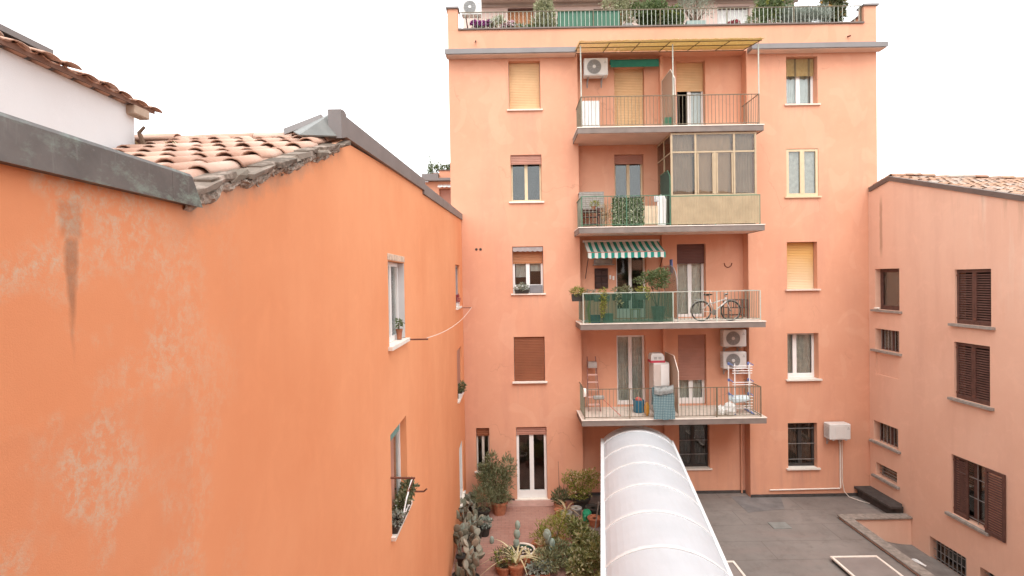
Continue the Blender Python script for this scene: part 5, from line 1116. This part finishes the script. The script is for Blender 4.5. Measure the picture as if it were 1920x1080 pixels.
for s_ in (-.045,.045): fr_.tube([bb+V3((0,s_*.6,0)),V3((rw,BY+s_,wz))], .010, 6).tube([seat.lerp(bb,.2)+V3((0,s_*.4,0)),V3((rw,BY+s_,wz))], .009, 6)
obj('frame', fr_, M_BFR, bk, smooth=True)
obj('seat_post', MB().tube([seat,V3((6.21,BY,t+.82))], .012, 6), M_CHR, bk)
obj('saddle', MB().hull([(6.06,BY-.08,t+.83),(6.06,BY+.08,t+.83),(6.10,BY-.09,t+.86),(6.10,BY+.09,t+.86),(6.33,BY-.02,t+.84),(6.33,BY+.02,t+.84),(6.32,BY,t+.865),(6.08,BY,t+.875),(6.15,BY-.05,t+.80),(6.15,BY+.05,t+.80)]), M_TYRE, bk)
obj('stem', MB().tube([head,head+V3((-.03,0,.10)),head+V3((.05,0,.13))], .013, 6), M_CHR, bk)
hb = obj('handlebar', MB().tube([head+V3((-.10,-.26,.10)),head+V3((.0,-.22,.13)),head+V3((.05,-.08,.13)),head+V3((.05,.03,.13)),head+V3((.0,.10,.13))], .011, 6), M_CHR, bk)
obj('grip', MB().tube([head+V3((-.10,-.26,.10)),head+V3((-.03,-.235,.122))], .018, 8), M_TYRE, hb)
obj('crank', MB().lathe([(.085,-.006),(.09,0),(.085,.006)], (bb.x,BY-.05,bb.z), 18, 'y').tube([(bb.x,BY-.065,bb.z),(bb.x+.05,BY-.07,bb.z-.16)], .01, 5), M_CHR, bk)
obj('pedal', MB().cbox(bb.x+.0,bb.x+.10,BY-.145,BY-.075,bb.z-.175,bb.z-.15,.006), M_TYRE, bk)
def guard(x, a0, a1, r): return [(x+r*math.cos(a0+(a1-a0)*i/12), BY, wz+r*math.sin(a0+(a1-a0)*i/12)) for i in range(13)]
for x, a0, a1 in ((rw,.6,3.3),(fwx,.3,2.3)): obj('mudguard', MB().tube(guard(x,a0,a1,.343), .010, 5), M_CHR, bk)
obj('carrier', MB().tube([(5.72,BY,t+.70),(6.16,BY,t+.70)], .008, 5).tube([(5.78,BY,t+.70),(rw,BY+.04,wz)], .006, 5), M_CHR, bk)
# ---- lowest balcony
t = T[3]
ld = thing('stepladder', 'narrow red-and-grey stepladder against the left end of the lowest balcony', 'ladder', (2.65,18.0,t))
M_LAD = mat('ladder_rail', (.26,.13,.11), .5, .1, 5); M_LADS = mat('ladder_step', (.66,.42,.36), .5, .1, 5); M_ALU = mat('aluminium', (.45,.44,.42), .4, .1, 5, metal=.5)
for s_ in (-1,1): obj('rail', MB().tube([(2.66+s_*.20,17.78,t-.002),(2.64+s_*.14,18.22,t+1.78)], .020, 6), M_LAD, ld)
for i in range(6):
    f = (.22+i*.24)/1.78; y = 17.78+.44*f; w_ = .20-.06*f; obj('step', MB().box(2.65-w_,2.65+w_,y-.05,y+.03,t+f*1.78-.02,t+f*1.78+.02), M_LADS, ld)
obj('platform', MB().cbox(2.50,2.80,17.98,18.19,t+1.42,t+1.62,.01), M_ALU, ld)
obj('rear_leg', MB().tube([(2.47,18.34,t-.002),(2.52,18.22,t+1.5)], .011, 6), M_ALU, ld); obj('rear_leg', MB().tube([(2.83,18.34,t-.002),(2.78,18.22,t+1.5)], .011, 6), M_ALU, ld)
mp = thing('broom', 'grey-headed broom with red handle lying across the balcony corner', 'broom', (2.9,17.4,t))
obj('handle', MB().tube([(2.86,17.35,t+.52),(3.40,17.05,t+.012)], .012, 6), mat('red_handle', (.50,.12,.08), .5, .1, 5), mp)
obj('head', MB().cbox(2.55,2.92,17.28,17.42,t+.50,t+.62,.03), M_GREYPOT, mp)
obj('prop', MB().tube([(2.62,17.36,t-.002),(2.62,17.36,t+.5)], .012, 6), M_ALU, mp)
bu = thing('laundry_tub', 'blue fabric tub with red clothes on the lowest balcony floor', 'tub', (4.1,17.6,t))
obj('tub', MB().lathe([(.14,0),(.175,.02),(.185,.40),(.17,.41),(.165,.36)], (4.1,17.6,t-.003), 16), mat('petrol_blue', (.025,.13,.21), .7, .15, 6), bu, smooth=False)
obj('clothes', MB().ellipsoid((4.08,17.6,t+.42), (.10,.10,.09), 8, 5).ellipsoid((4.16,17.62,t+.39), (.07,.08,.07), 8, 5), mat('red_cloth', (.50,.14,.12), .9, .35, 14), bu, smooth=True)
cb = thing('metal_cabinet', 'white metal cabinet beside the partition on the lowest balcony', 'cabinet', (4.85,17.8,t))
obj('body', MB().cbox(4.58,5.10,17.5,18.1,t+.01,t+1.63,.012), M_ACW, cb); obj('door', MB().cbox(4.82,5.09,17.485,17.499,t+.9,t+1.58,.004), M_WHITE, cb); obj('door', MB().cbox(4.59,4.81,17.485,17.499,t+.05,t+1.58,.004), mat('beige_door', (.58,.50,.45), .6, .05, 4), cb)
obj('foot', MB().box(4.6,5.08,17.55,18.05,t-.003,t+.012), M_BLACKF, cb)
tag(obj('cardboard_box', MB().hull([(x,y,z) for x, y in ((4.50,17.55),(4.98,17.55),(4.98,17.95),(4.50,17.95)) for z in (t+1.631,t+1.70)]), mat('red_tray', (.48,.06,.09), .7, .15, 6)), 'crimson tray under the pale carrier on the white cabinet', 'tray')
cc = thing('pet_carrier', 'pale grey carrier box on top of the white cabinet', 'box', (4.74,17.75,t+1.70))
obj('shell', MB().hull([(x,y,z) for x, y, z in ((4.52,17.57,t+1.702),(4.96,17.57,t+1.702),(4.96,17.93,t+1.702),(4.52,17.93,t+1.702),(4.52,17.57,t+1.85),(4.96,17.57,t+1.82),(4.96,17.93,t+1.82),(4.52,17.93,t+1.85),(4.56,17.60,t+1.93),(4.90,17.60,t+1.93),(4.90,17.90,t+1.93),(4.56,17.90,t+1.93))]), M_ACW, cc)
[obj('vent', MB().box(x,x+.1,17.562,17.569,t+1.74,t+1.82), M_ACG, cc) for x in (4.62, 4.76)]
# patterned blanket draped over the railing
def blanketm():
    k = N('patterned_blanket', .95, .1); o = k.xyz()
    a = k.math('SINE', k.math('MULTIPLY', k.math('ADD', o[0], o[2]), 62.0)); b = k.math('SINE', k.math('MULTIPLY', k.math('SUBTRACT', o[0], o[2]), 62.0))
    f = k.ramp(k.math('MULTIPLY', a, b), .05, .35); k.color(k.mix(f, (.085,.15,.17), (.24,.31,.31))); k.bump(k.noise(60, 4), .4, .01); return k.m
bl = MB(); n, m_ = 24, 26
prof = [(16.83,t+.42),(16.82,t+.7),(16.81,t+.93),(16.78,t+.985),(16.74,t+.985),(16.70,t+.94)]+[(16.695-.004*i, t+.94-.047*(i+1)) for i in range(20)]
for i, (y, z) in enumerate(prof):
    for j in range(n+1):
        f = j/n; fl = max(0, (i-5)/20); bl.v.append(V3((4.32+.03*fl+(.66+.0*fl)*f+.01*math.sin(i*.7), y-(.018*math.sin(f*15)+.012*math.sin(f*33+i*.2))*fl-.004, z+.012*math.sin(f*6+1)*(1 if i > 5 else .3))))
for i in range(len(prof)-1):
    for j in range(n): a = i*(n+1)+j; bl.f.append((a,a+1,a+n+2,a+n+1))
tag(obj('blanket', bl, blanketm(), smooth=True), 'blue-grey patterned blanket draped over the lowest balcony railing', 'blanket')
br = MB(); rgp = random.Random(2); rows = [(16.64,t+1.06,.0),(16.63,t+1.0,.06),(16.635,t+.9,.05),(16.65,t+.80,.0)]
for i, (y, z, o_) in enumerate(rows):
    for j in range(13): f = j/12; br.v.append(V3((4.36+.60*f, y-o_*.5-rgp.uniform(0,.02), z-.03*math.sin(f*4)+rgp.uniform(-.012,.012))))
for i in range(len(rows)-1):
    for j in range(12): a = i*13+j; br.f.append((a,a+1,a+14,a+13))
top = len(br.v)
for j in range(13): br.v.append(V3((4.36+.6*j/12, 16.86, t+1.0)))
for j in range(12): br.f.append((j, j+1, top+j+1, top+j))
tag(obj('folded_throw', br, mat('grey_throw', (.30,.32,.31), .95, .3, 14, bump=.5), smooth=True), 'crumpled grey throw folded over the top of the patterned blanket', 'throw')
tag(obj('orange_sack', MB().ellipsoid((4.24,17.1,t+.22), (.09,.1,.225), 9, 7), mat('orange_plastic', (.55,.26,.04), .5, .2, 8), smooth=True), 'orange sack on the floor left of the patterned blanket', 'sack')
# laundry rack
rk = thing('drying_rack', 'white and blue folding laundry rack tower at the right of the lowest balcony', 'drying rack', (7.32,17.4,t))
M_BLUEP = mat('blue_plastic', (.16,.24,.52), .5, .1, 5)
for x in (7.02, 7.12, 7.60, 7.68): obj('upright', MB().tube([(x,17.45 if x in (7.02,7.68) else 17.2,t+.06),(x,17.45 if x in (7.02,7.68) else 17.2,t+1.62)], .018, 6), M_WHITE, rk)
for k_, zs_ in enumerate(((.18,.26,.36,.46,.56),(.86,.94,1.02),(1.31,1.39,1.47,1.55))):
    for i, z in enumerate(zs_): obj('rod', MB().tube([(7.03,17.18-.015*i,t+z),(7.67,17.18-.015*i,t+z)], .013, 5), M_WHITE, rk)
    z = zs_[-1]
    for x in (7.02, 7.68): obj('tier_arm', MB().tube([(x,17.10,t+z+.03),(x,17.48,t+z+.07)], .014, 6), M_BLUEP, rk)
    for x in (7.03, 7.67): obj('joint', MB().cbox(x-.035,x+.035,17.42,17.48,t+z-.02,t+z+.07,.01), M_BLUEP, rk)
for x in (7.05, 7.64): obj('foot', MB().tube([(x,17.0,t+.03),(x,17.7,t+.03)], .022, 6).tube([(x,17.2,t+.03),(x,17.2,t+.08)], .016, 6).tube([(x,17.45,t+.03),(x,17.45,t+.08)], .016, 6), M_BLUEP, rk)
tag(obj('laundry', MB().hull([(6.98,16.99,t+.52),(7.5,16.99,t+.50),(6.98,17.4,t+.56),(7.5,17.4,t+.54),(7.0,16.99,t+.40),(7.4,16.99,t+.44),(6.9,17.1,t+.45),(7.52,17.2,t+.60)]), mat('pale_blue_cloth', (.52,.60,.62), .9, .12, 9)), 'pale blue laundry lying on the lowest tier of the drying rack', 'laundry')
for x, y, r_, lab in ((6.55,16.98,.16,'crumpled white plastic bag left of the drying rack'),(6.86,17.0,.21,'fuller white plastic bag touching the drying rack')):
    e = MB().ellipsoid((x,y,t+r_*.95), (r_,r_*.8,r_), 14, 10); rg3 = random.Random(int(x*100))
    e.v = [v_+V3((rg3.uniform(-.02,.02),rg3.uniform(-.02,.02),rg3.uniform(-.015,.02))) for v_ in e.v]
    e.v = [V3((v_.x,v_.y,max(v_.z,t-.003))) for v_ in e.v]; e.tube([(x,y,t+r_*1.8),(x+.03,y,t+r_*2.15)], [.05,.02], 7)
    tag(obj('plastic_bag', e, mat('white_plastic_bag', (.66,.65,.62), .5, .15, 12)), lab, 'bag', 'plastic bags on the lowest balcony')
tag(obj('rag', MB().hull([(2.17,16.70,t+.97),(2.25,16.70,t+.97),(2.17,16.82,t+.98),(2.25,16.82,t+.98),(2.16,16.69,t+.72),(2.25,16.69,t+.74),(2.2,16.66,t+.85)]), M_CURTG), 'grey rag tied on the left corner of the lowest balcony railing', 'rag')
# ------------------------------------------------------------------ third-floor left window box
plant('grey-green succulents on the sill of the left column window with the scalloped valance', (.30,17.985,-.446), ('box',.5,.14,.12), rowbl(.1,.5,17.97,-.26,.12,3,rg), 300, (.08,.03), L_OLIVE, 61, 0, potm=M_DKPOT)
sb = tag(obj('window_box', MB().cbox(.56,1.0,17.94,18.06,-.446,-.17,.012), mat('grey_plastic', (.20,.20,.21), .5, .1, 6)), 'grey plastic trough on the sill beside the succulents', 'trough')
# small plant on the narrow ground-floor window sill
plant('small dark plant on the narrow ground-floor window sill', (-1.10,18.03,-6.445), ('box',.36,.14,.14), [(V3((-1.12,18.02,-6.25)),V3((.16,.08,.08)))], 110, (.06,.025), L_DARK, 62, 0, potm=M_DKPOT)
# ------------------------------------------------------------------ washing-line arms and window plants on the orange wall
for y, z, L, lab in ((8.52,-.92,.33,'rusty washing-line arm beside the upper near window of the orange wall'),(17.15,-.86,.36,'rusty washing-line arm by the upper far window of the orange wall'),(8.5,-3.36,.22,'bent rusty arm below the lower near window of the orange wall')):
    a = MB().tube([(-1.705,y,z),(-1.7+L,y,z)], .014, 6)
    if z < -3: a.tube([(-1.7+L,y,z),(-1.7+L+.05,y-.03,z+.05)], .014, 6)
    tag(obj('line_arm', a, M_RUST), lab, 'bracket', 'washing-line arms on the orange wall')
tag(obj('washing_line', MB().tube([(-1.39+(.05)*f, 8.52+(17.15-8.52)*f, -.90+.05*f-.42*4*f*(1-f)*.35) for f in [i/24 for i in range(25)]], .006, 4), M_TRIM), 'slack pale washing line strung between the two arms of the orange wall', 'washing line')
gd = thing('wall_bracket', 'rusty bracket arm at the near jamb of the lower window of the orange wall', 'bracket', (-1.6,7.2,-2.7))
obj('bar', MB().tube([(-1.705,7.19,-2.65),(-1.37,7.19,-2.66)], .014, 6), M_RUST, gd); obj('brace', MB().tube([(-1.39,7.19,-2.67),(-1.46,7.19,-2.84)], .010, 6), M_RUST, gd)
pb = plant('bushy plant box on the lower near window sill of the orange wall', (-1.69,7.85,-3.446), ('box',.13,.8,.13), [(V3((-1.66,8.1,-3.17)),V3((.11,.22,.15))),(V3((-1.68,7.75,-3.22)),V3((.1,.25,.12)))], 480, (.065,.035), L_DARK, 63, 0, potm=M_DKPOT)
plant('withered plant at the near end of the lower window sill of the orange wall', (-1.69,7.34,-3.446), ('box',.12,.2,.1), [(V3((-1.66,7.34,-3.27)),V3((.1,.14,.09)))], 170, (.05,.02), L_LAV, 64, 0, potm=M_DKPOT)
wf = thing('wire_frame', 'bent white wire frame standing in the bushy window box', 'wire frame', (-1.62,7.7,-3.4))
obj('wire', MB().tube([(-1.60,7.45,-3.31),(-1.58,7.6,-3.12),(-1.57,7.95,-2.98),(-1.57,8.15,-3.02)], .011, 5).tube([(-1.60,7.62,-3.31),(-1.57,7.70,-3.24),(-1.58,7.85,-3.31)], .011, 5), M_WHITE, wf)
plant('little green plant in a terracotta pot inside the upper near window of the orange wall', (-1.745,8.12,-.874), ('round',.05,.16), [(V3((-1.745,8.12,-.62)),V3((.05,.08,.06)))], 70, (.05,.025), L_MID, 65, 1)
plant('dark plant on the far upper window sill of the orange wall', (-1.73,16.5,-.794), ('box',.1,.5,.14), [(V3((-1.72,16.45,-.55)),V3((.06,.3,.13)))], 200, (.06,.025), L_RED, 66, 0, potm=M_WHITE)
plant('mixed plants on the far middle window sill of the orange wall', (-1.66,16.6,-3.574), ('box',.1,.9,.14), [(V3((-1.64,16.6,-3.3)),V3((.09,.45,.14)))], 330, (.07,.03), L_DARK, 67, 0, potm=M_WHITE)
# ------------------------------------------------------------------ courtyard garden
rg = random.Random(77)
plant('tall grey-green oleander in a terracotta pot beside the glazed ground-floor door', (-.55,17.05,GZ+.002), ('round',.26,.42), [(V3((-.66,17.15,-6.45)),V3((.50,.35,.48))),(V3((-.55,17.1,-6.95)),V3((.38,.32,.28))),(V3((-.95,17.25,-6.25)),V3((.28,.25,.40))),(V3((-.25,17.2,-6.05)),V3((.24,.22,.42))),(V3((-.80,17.2,-5.85)),V3((.22,.2,.3))),(V3((-.45,17.0,-7.0)),V3((.28,.22,.15)))], 3600, (.14,.03), L_OLEA, 71, 18, stem_r=.016, up=.7)
plant('sparse spiky plant with tall bare stalks right of the glazed door', (1.42,17.2,GZ+.002), ('round',.2,.26), [(V3((1.42,17.2,-7.05)),V3((.26,.2,.2)))], 380, (.14,.03), L_DARK, 72, 0, up=.9)
sp = MB()
for dx, h in ((-.03,1.35),(.12,.95),(.2,.7)): sp.tube([(1.42,17.2,-7.25),(1.42+dx,17.2,-7.25+h*.5),(1.42+dx*1.4,17.22,-7.25+h)], [.014,.01,.006], 5)
plant('airy yellow-green bush in a dark tub by the facade next to the canopy', (2.12,17.45,GZ+.002), ('round',.3,.34), [(V3((2.15,17.45,-6.7)),V3((.55,.35,.36))),(V3((1.8,17.4,-6.5)),V3((.32,.25,.22))),(V3((2.45,17.45,-6.5)),V3((.34,.25,.25))),(V3((2.05,17.3,-7.0)),V3((.35,.25,.2)))], 1900, (.07,.03), L_YEL, 73, 14, potm=M_DKPOT, flowers=(L_DRY, 60, .05))
tag(obj('bare_stalks', sp, M_BARK), 'three bare upright stalks above the spiky plant right of the door', 'stalks')
# prickly pears along the orange wall
def padm(m): return mesh('pad', MB().ellipsoid((0,0,.15), (.12,.026,.17), 10, 7), m, True)
PAD, PADP = padm(M_CACT), padm(M_CACTP)
def cactus(label, base, n, seed, spread=.35, h=.9, pale=False, pot=None, lean=.5, scale=1.0):
    rg = random.Random(seed); tt = thing('prickly_pear', label, 'cactus', base, 'prickly pear cacti in the courtyard garden')
    hz = 0
    if pot: obj('pot', pot_mesh(base, pot[0], pot[1]), pot[2], tt); hz = pot[1]*.85
    tips = [(V3(base)+V3((rg.uniform(-spread,spread)*.4, rg.uniform(-spread,spread)*.6, hz)), Matrix.Rotation(rg.uniform(-3,3), 3, 'Z') @ Matrix.Rotation(rg.uniform(-.2,.2), 3, 'X')) for _ in range(max(1, n//7))]
    roots = list(tips)
    for i in range(n):
        k = rg.randrange(len(tips)); p, m = tips[k]; s = rg.uniform(.5,.82)*scale
        if p.z > base[2]+h: p, m = roots[rg.randrange(len(roots))]
        m2 = Matrix.Rotation(rg.uniform(-1.6,1.6), 3, 'Z') @ m @ Matrix.Rotation(rg.uniform(-lean,lean), 3, 'Y') @ Matrix.Rotation(rg.uniform(-lean,lean)*.8, 3, 'X')
        o = inst('pad', PADP if (pale or rg.random() < .12) else PAD, tt, p); o.rotation_euler = m2.to_euler(); o.scale = (s, s, s)
        e = p+m2 @ V3((rg.uniform(-.05,.05),0,.29*s)); tips.append((e, m2)); tips.append((p+m2 @ V3((rg.choice((-.1,.1))*s,0,.22*s)), m2))
        if len(tips) > 14: tips.pop(0)
    return tt
cy = [(-1.42,17.2,10,.6),(-1.25,16.55,12,.7),(-1.38,15.9,18,.95),(-1.15,15.45,10,.5),(-1.42,15.0,20,1.0),(-1.25,14.5,16,.75),(-1.46,14.0,20,.95),(-1.2,13.6,16,.7),(-1.46,13.1,16,.9),(-1.1,13.0,10,.6)]
cl_ = ['farthest prickly pear by the corner of orange wall and facade','prickly pear under the feathery bush near the corner','tall prickly pear in the thick of the clump on the orange wall','small outlying prickly pear on the terrace side of the clump','tall mid-clump prickly pear leaning on the orange wall','prickly pear with mixed pads at mid clump','big near prickly pear against the orange wall','near prickly pear with pads over the red paving','nearest wall-side prickly pear at the frame bottom','nearest terrace-side prickly pear at the frame bottom']
for (x, y, n, h), lab in zip(cy, cl_): cactus(lab, (x,y,GZ+.002), int(n*1.6), int(y*100), .35, h, pot=(.16,.24,M_DKPOT))
plant('feathery grey-green bush among the prickly pears near the facade corner', (-1.05,16.7,GZ+.002), ('round',.22,.3), [(V3((-1.0,16.75,-6.85)),V3((.38,.4,.35))),(V3((-1.15,17.1,-6.9)),V3((.3,.3,.3)))], 1400, (.16,.012), L_OLEA, 74, 6, up=1.0, potm=M_DKPOT)
plant('potted succulent at the foot of the prickly pears', (-.95,15.6,GZ+.002), ('round',.17,.26), [(V3((-.95,15.6,-7.1)),V3((.22,.2,.14)))], 260, (.08,.05), L_LAV, 75, 0, potm=M_DKPOT)
tag(obj('loose_pad', MB().ellipsoid((-.72,15.1,GZ+.10), (.07,.03,.12), 9, 6), M_CACTP, smooth=True), 'single pale cactus pad upright on the red paving', 'cactus pad')
# tall pale cactus in a green and white bowl
tc = thing('column_cactus', 'pale jointed cactus rising from a green and white bowl', 'cactus', (.10,14.25,GZ))
z = GZ+.30
for i, (r_, h_) in enumerate(((.085,.26),(.09,.27),(.075,.24))):
    obj('joint', MB().ellipsoid((-.02+.02*i,14.25,z+h_*.5), (r_,r_*.7,h_*.54), 10, 8), M_CACTP, tc, smooth=True); z += h_*.93
obj('bowl', MB().lathe([(.22,0.002),(.33,.16),(.35,.26),(.33,.27),(.30,.2)], (.12,14.2,GZ), 20), mat('green_bowl', (.03,.08,.055), .5, .2, 6), tc)
obj('rim', MB().tube([(.12+.345*math.cos(a*math.pi/14),14.2+.345*math.sin(a*math.pi/14),GZ+.268) for a in range(-16,9)], .03, 6), M_TRIM, tc, smooth=True)
obj('soil', MB().lathe([(.30,.215),(.1,.22)], (.12,14.2,GZ), 14), M_SOIL, tc)
pb_ = MB(); 
for j in range(14): a = rg.uniform(0,6.28); r_ = rg.uniform(.05,.25); pb_.ellipsoid((.12+r_*math.cos(a),14.2+r_*math.sin(a),GZ+.24), (.03,.03,.02), 6, 4)
po = obj('pebbles', pb_, M_TRIM, tc); po['kind'] = 'stuff'
tag(obj('terracotta_trough', MB().hull([(.42,14.75,GZ+.003),(.75,14.6,GZ+.003),(.47,14.95,GZ+.003),(.80,14.8,GZ+.003),(.38,14.73,GZ+.16),(.78,14.56,GZ+.16),(.45,14.98,GZ+.16),(.84,14.82,GZ+.16)]), M_TERRA), 'empty terracotta trough behind the green and white bowl', 'trough')
# strap-leaved plant with cream leaves
def strap(label, base, n, L, lm, seed, pot, W=.035):
    rg = random.Random(seed); tt = thing('strap_leaved_plant', label, 'potted plant', base); p = obj('pot', pot_mesh(base, pot[0], pot[1]), pot[2], tt)
    for i in range(n):
        a = rg.uniform(0,6.28); d = V3((math.cos(a),math.sin(a),0)); s = d.cross(V3((0,0,1))); l_ = L*rg.uniform(.7,1.2); k = rg.uniform(.5,1.25); m = MB(); m.r = []
        pts = [V3(base)+V3((0,0,pot[1]*.85))+d*(l_*f*(.35+.55*k*f))+V3((0,0,l_*(1.0*f-.95*k*f*f))) for f in [q/8 for q in range(9)]]
        for q in range(9): wv = W*(1-(q/8)**2)*.5+.003; m.v += [pts[q]+s*wv, pts[q]-s*wv]
        for q in range(8): m.f.append((q*2,q*2+1,q*2+3,q*2+2)); m.r.append(rg.random()*.4+(i%3)*.25)
        obj('leaf', m, lm, tt)
strap('agave-like plant with long arching cream leaves at the frame bottom', (-.02,13.45,GZ+.002), 22, 1.0, L_STRAW, 81, (.22,.3,M_TERRA), .05)
strap('second cream strap-leaved plant behind the cream-leaved one', (.35,13.75,GZ+.002), 14, .7, L_STRAW, 82, (.18,.26,M_TERRA), .04)
strap('dry arching strap-leaved plant below the spiky plant by the facade', (1.55,16.55,GZ+.002), 14, .75, L_DRY, 83, (.18,.24,M_GREYPOT), .035)
plant('low round herb in a terracotta pot left of the cream-leaved plant', (-.35,13.55,GZ+.002), ('round',.22,.22), [(V3((-.35,13.55,-7.1)),V3((.3,.28,.22)))], 700, (.09,.02), L_DARK, 84, 0, up=.8, flowers=(L_YEL, 20, .05))
plant('bright yellow-green feathery bush in the middle of the garden', (1.05,14.6,GZ+.002), ('round',.28,.36), [(V3((1.05,14.7,-7.0)),V3((.58,.45,.36))),(V3((.75,14.5,-7.1)),V3((.3,.3,.26))),(V3((1.3,15.0,-6.85)),V3((.38,.35,.26)))], 2800, (.09,.018), L_YEL, 85, 10, up=.7)
sb_ = [(V3((1.78+rg.uniform(-.28,.26), 13.1+rg.random()*1.6, -7.05+rg.uniform(-.25,.30))), V3((rg.uniform(.14,.26),rg.uniform(.16,.28),rg.uniform(.12,.24)))) for _ in range(22)]+[(V3((1.35+rg.uniform(-.2,.2), 13.2+rg.random()*.7, -7.2+rg.uniform(-.1,.15))), V3((.2,.2,.16))) for _ in range(6)]
plant('large dark shrub pressed against the left rail of the white canopy', (1.75,13.9,GZ+.002), None, sb_, 3600, (.13,.05), L_GARD, 86, 22, name='garden_shrub', cat='shrub', stem_r=.018, flowers=(L_STRAW, 40, .05))
plant('low mat of grey succulents at the foot of the cream-leaved plant', (.55,13.3,GZ+.002), ('box',.5,.3,.16), [(V3((.5,13.3,-7.25)),V3((.26,.18,.1))),(V3((.7,13.35,-7.22)),V3((.16,.14,.1)))], 420, (.09,.05), L_LAV, 88, 0)
plant('brownish withered plant between the cream-leaved plant and the pale prickly pear', (.75,14.05,GZ+.002), ('round',.16,.22), [(V3((.74,14.05,-7.05)),V3((.2,.18,.18)))], 240, (.11,.025), L_DRY, 89, 3)
plant('olive-green shrub with pale tips next to the dark garden shrub', (.85,13.55,GZ+.002), None, [(V3((.8,13.5,-7.15)),V3((.4,.4,.26))),(V3((1.1,13.8,-7.1)),V3((.35,.35,.26)))], 1500, (.10,.03), L_OLEA, 87, 8, name='garden_shrub', cat='shrub')
cactus('pale round-padded prickly pear standing before the yellow-green bush', (1.0,13.85,GZ+.002), 9, 555, .2, .8, pale=True, pot=(.2,.28,M_TERRA), lean=.35, scale=1.2)
# odd pots and the watering can
wcn = thing('watering_can', 'green plastic watering can tipped near the canopy post', 'watering can', (2.18,16.45,GZ))
M_GPL = mat('bright_green_plastic', (.02,.26,.13), .4, .1, 6)
obj('body', MB().lathe([(.12,.004),(.15,.04),(.14,.26),(.10,.33),(.06,.34)], (2.18,16.45,GZ), 14), M_GPL, wcn); obj('spout', MB().tube([(2.16,16.36,GZ+.08),(2.10,16.15,GZ+.26),(2.08,16.08,GZ+.32)], [.03,.02,.03], 7), M_GPL, wcn); obj('handle', MB().tube([(2.20,16.55,GZ+.3),(2.22,16.68,GZ+.28),(2.2,16.66,GZ+.12),(2.18,16.58,GZ+.06)], .014, 6), M_GPL, wcn)
for i, (x, y, r_, h_, m, lab) in enumerate(((2.42,16.75,.24,.3,M_DKPOT,'large dark empty pot behind the watering can'),(2.36,16.1,.2,.26,M_TERRA,'terracotta pot between watering can and canopy'),(1.35,16.85,.15,.2,M_TERRA,'small terracotta pot beside the spiky plant'),(.62,13.9,.15,.2,M_TERRA,'terracotta pot beside the green and white bowl'),(1.9,16.9,.17,.22,M_GREYPOT,'grey empty pot under the airy yellow-green bush'))):
    q = thing('flower_pot', lab, 'pot', (x,y,GZ)); p_ = obj('pot', pot_mesh((x,y,GZ+.003), r_, h_), m, q); obj('soil', MB().lathe([(r_*.9,h_*.88),(r_*.3,h_*.9)], (x,y,GZ+.003), 12), M_SOIL, p_)
tag(obj('leaning_plank', MB().tube([(2.28,15.6,GZ+.01),(2.40,15.45,GZ+1.0)], .02, 5), M_WOODG), 'grey stake leaning toward the left rail of the canopy', 'stake')
tag(obj('litter_bag', MB().hull([(10.95,14.75,-7.955),(11.12,14.45,-7.99),(11.2,14.5,-8.0),(11.05,14.85,-7.985),(11.05,14.65,-7.90),(11.0,14.7,-7.90)]), M_WHITE), 'scrap of white plastic lying on the ramp', 'litter')
tag(obj('sill_stone', MB().cbox(11.93,12.05,17.5,17.68,-1.157,-1.09,.02), M_TRIM), 'small pale stone on the upper corner window sill of the rose house', 'stone')
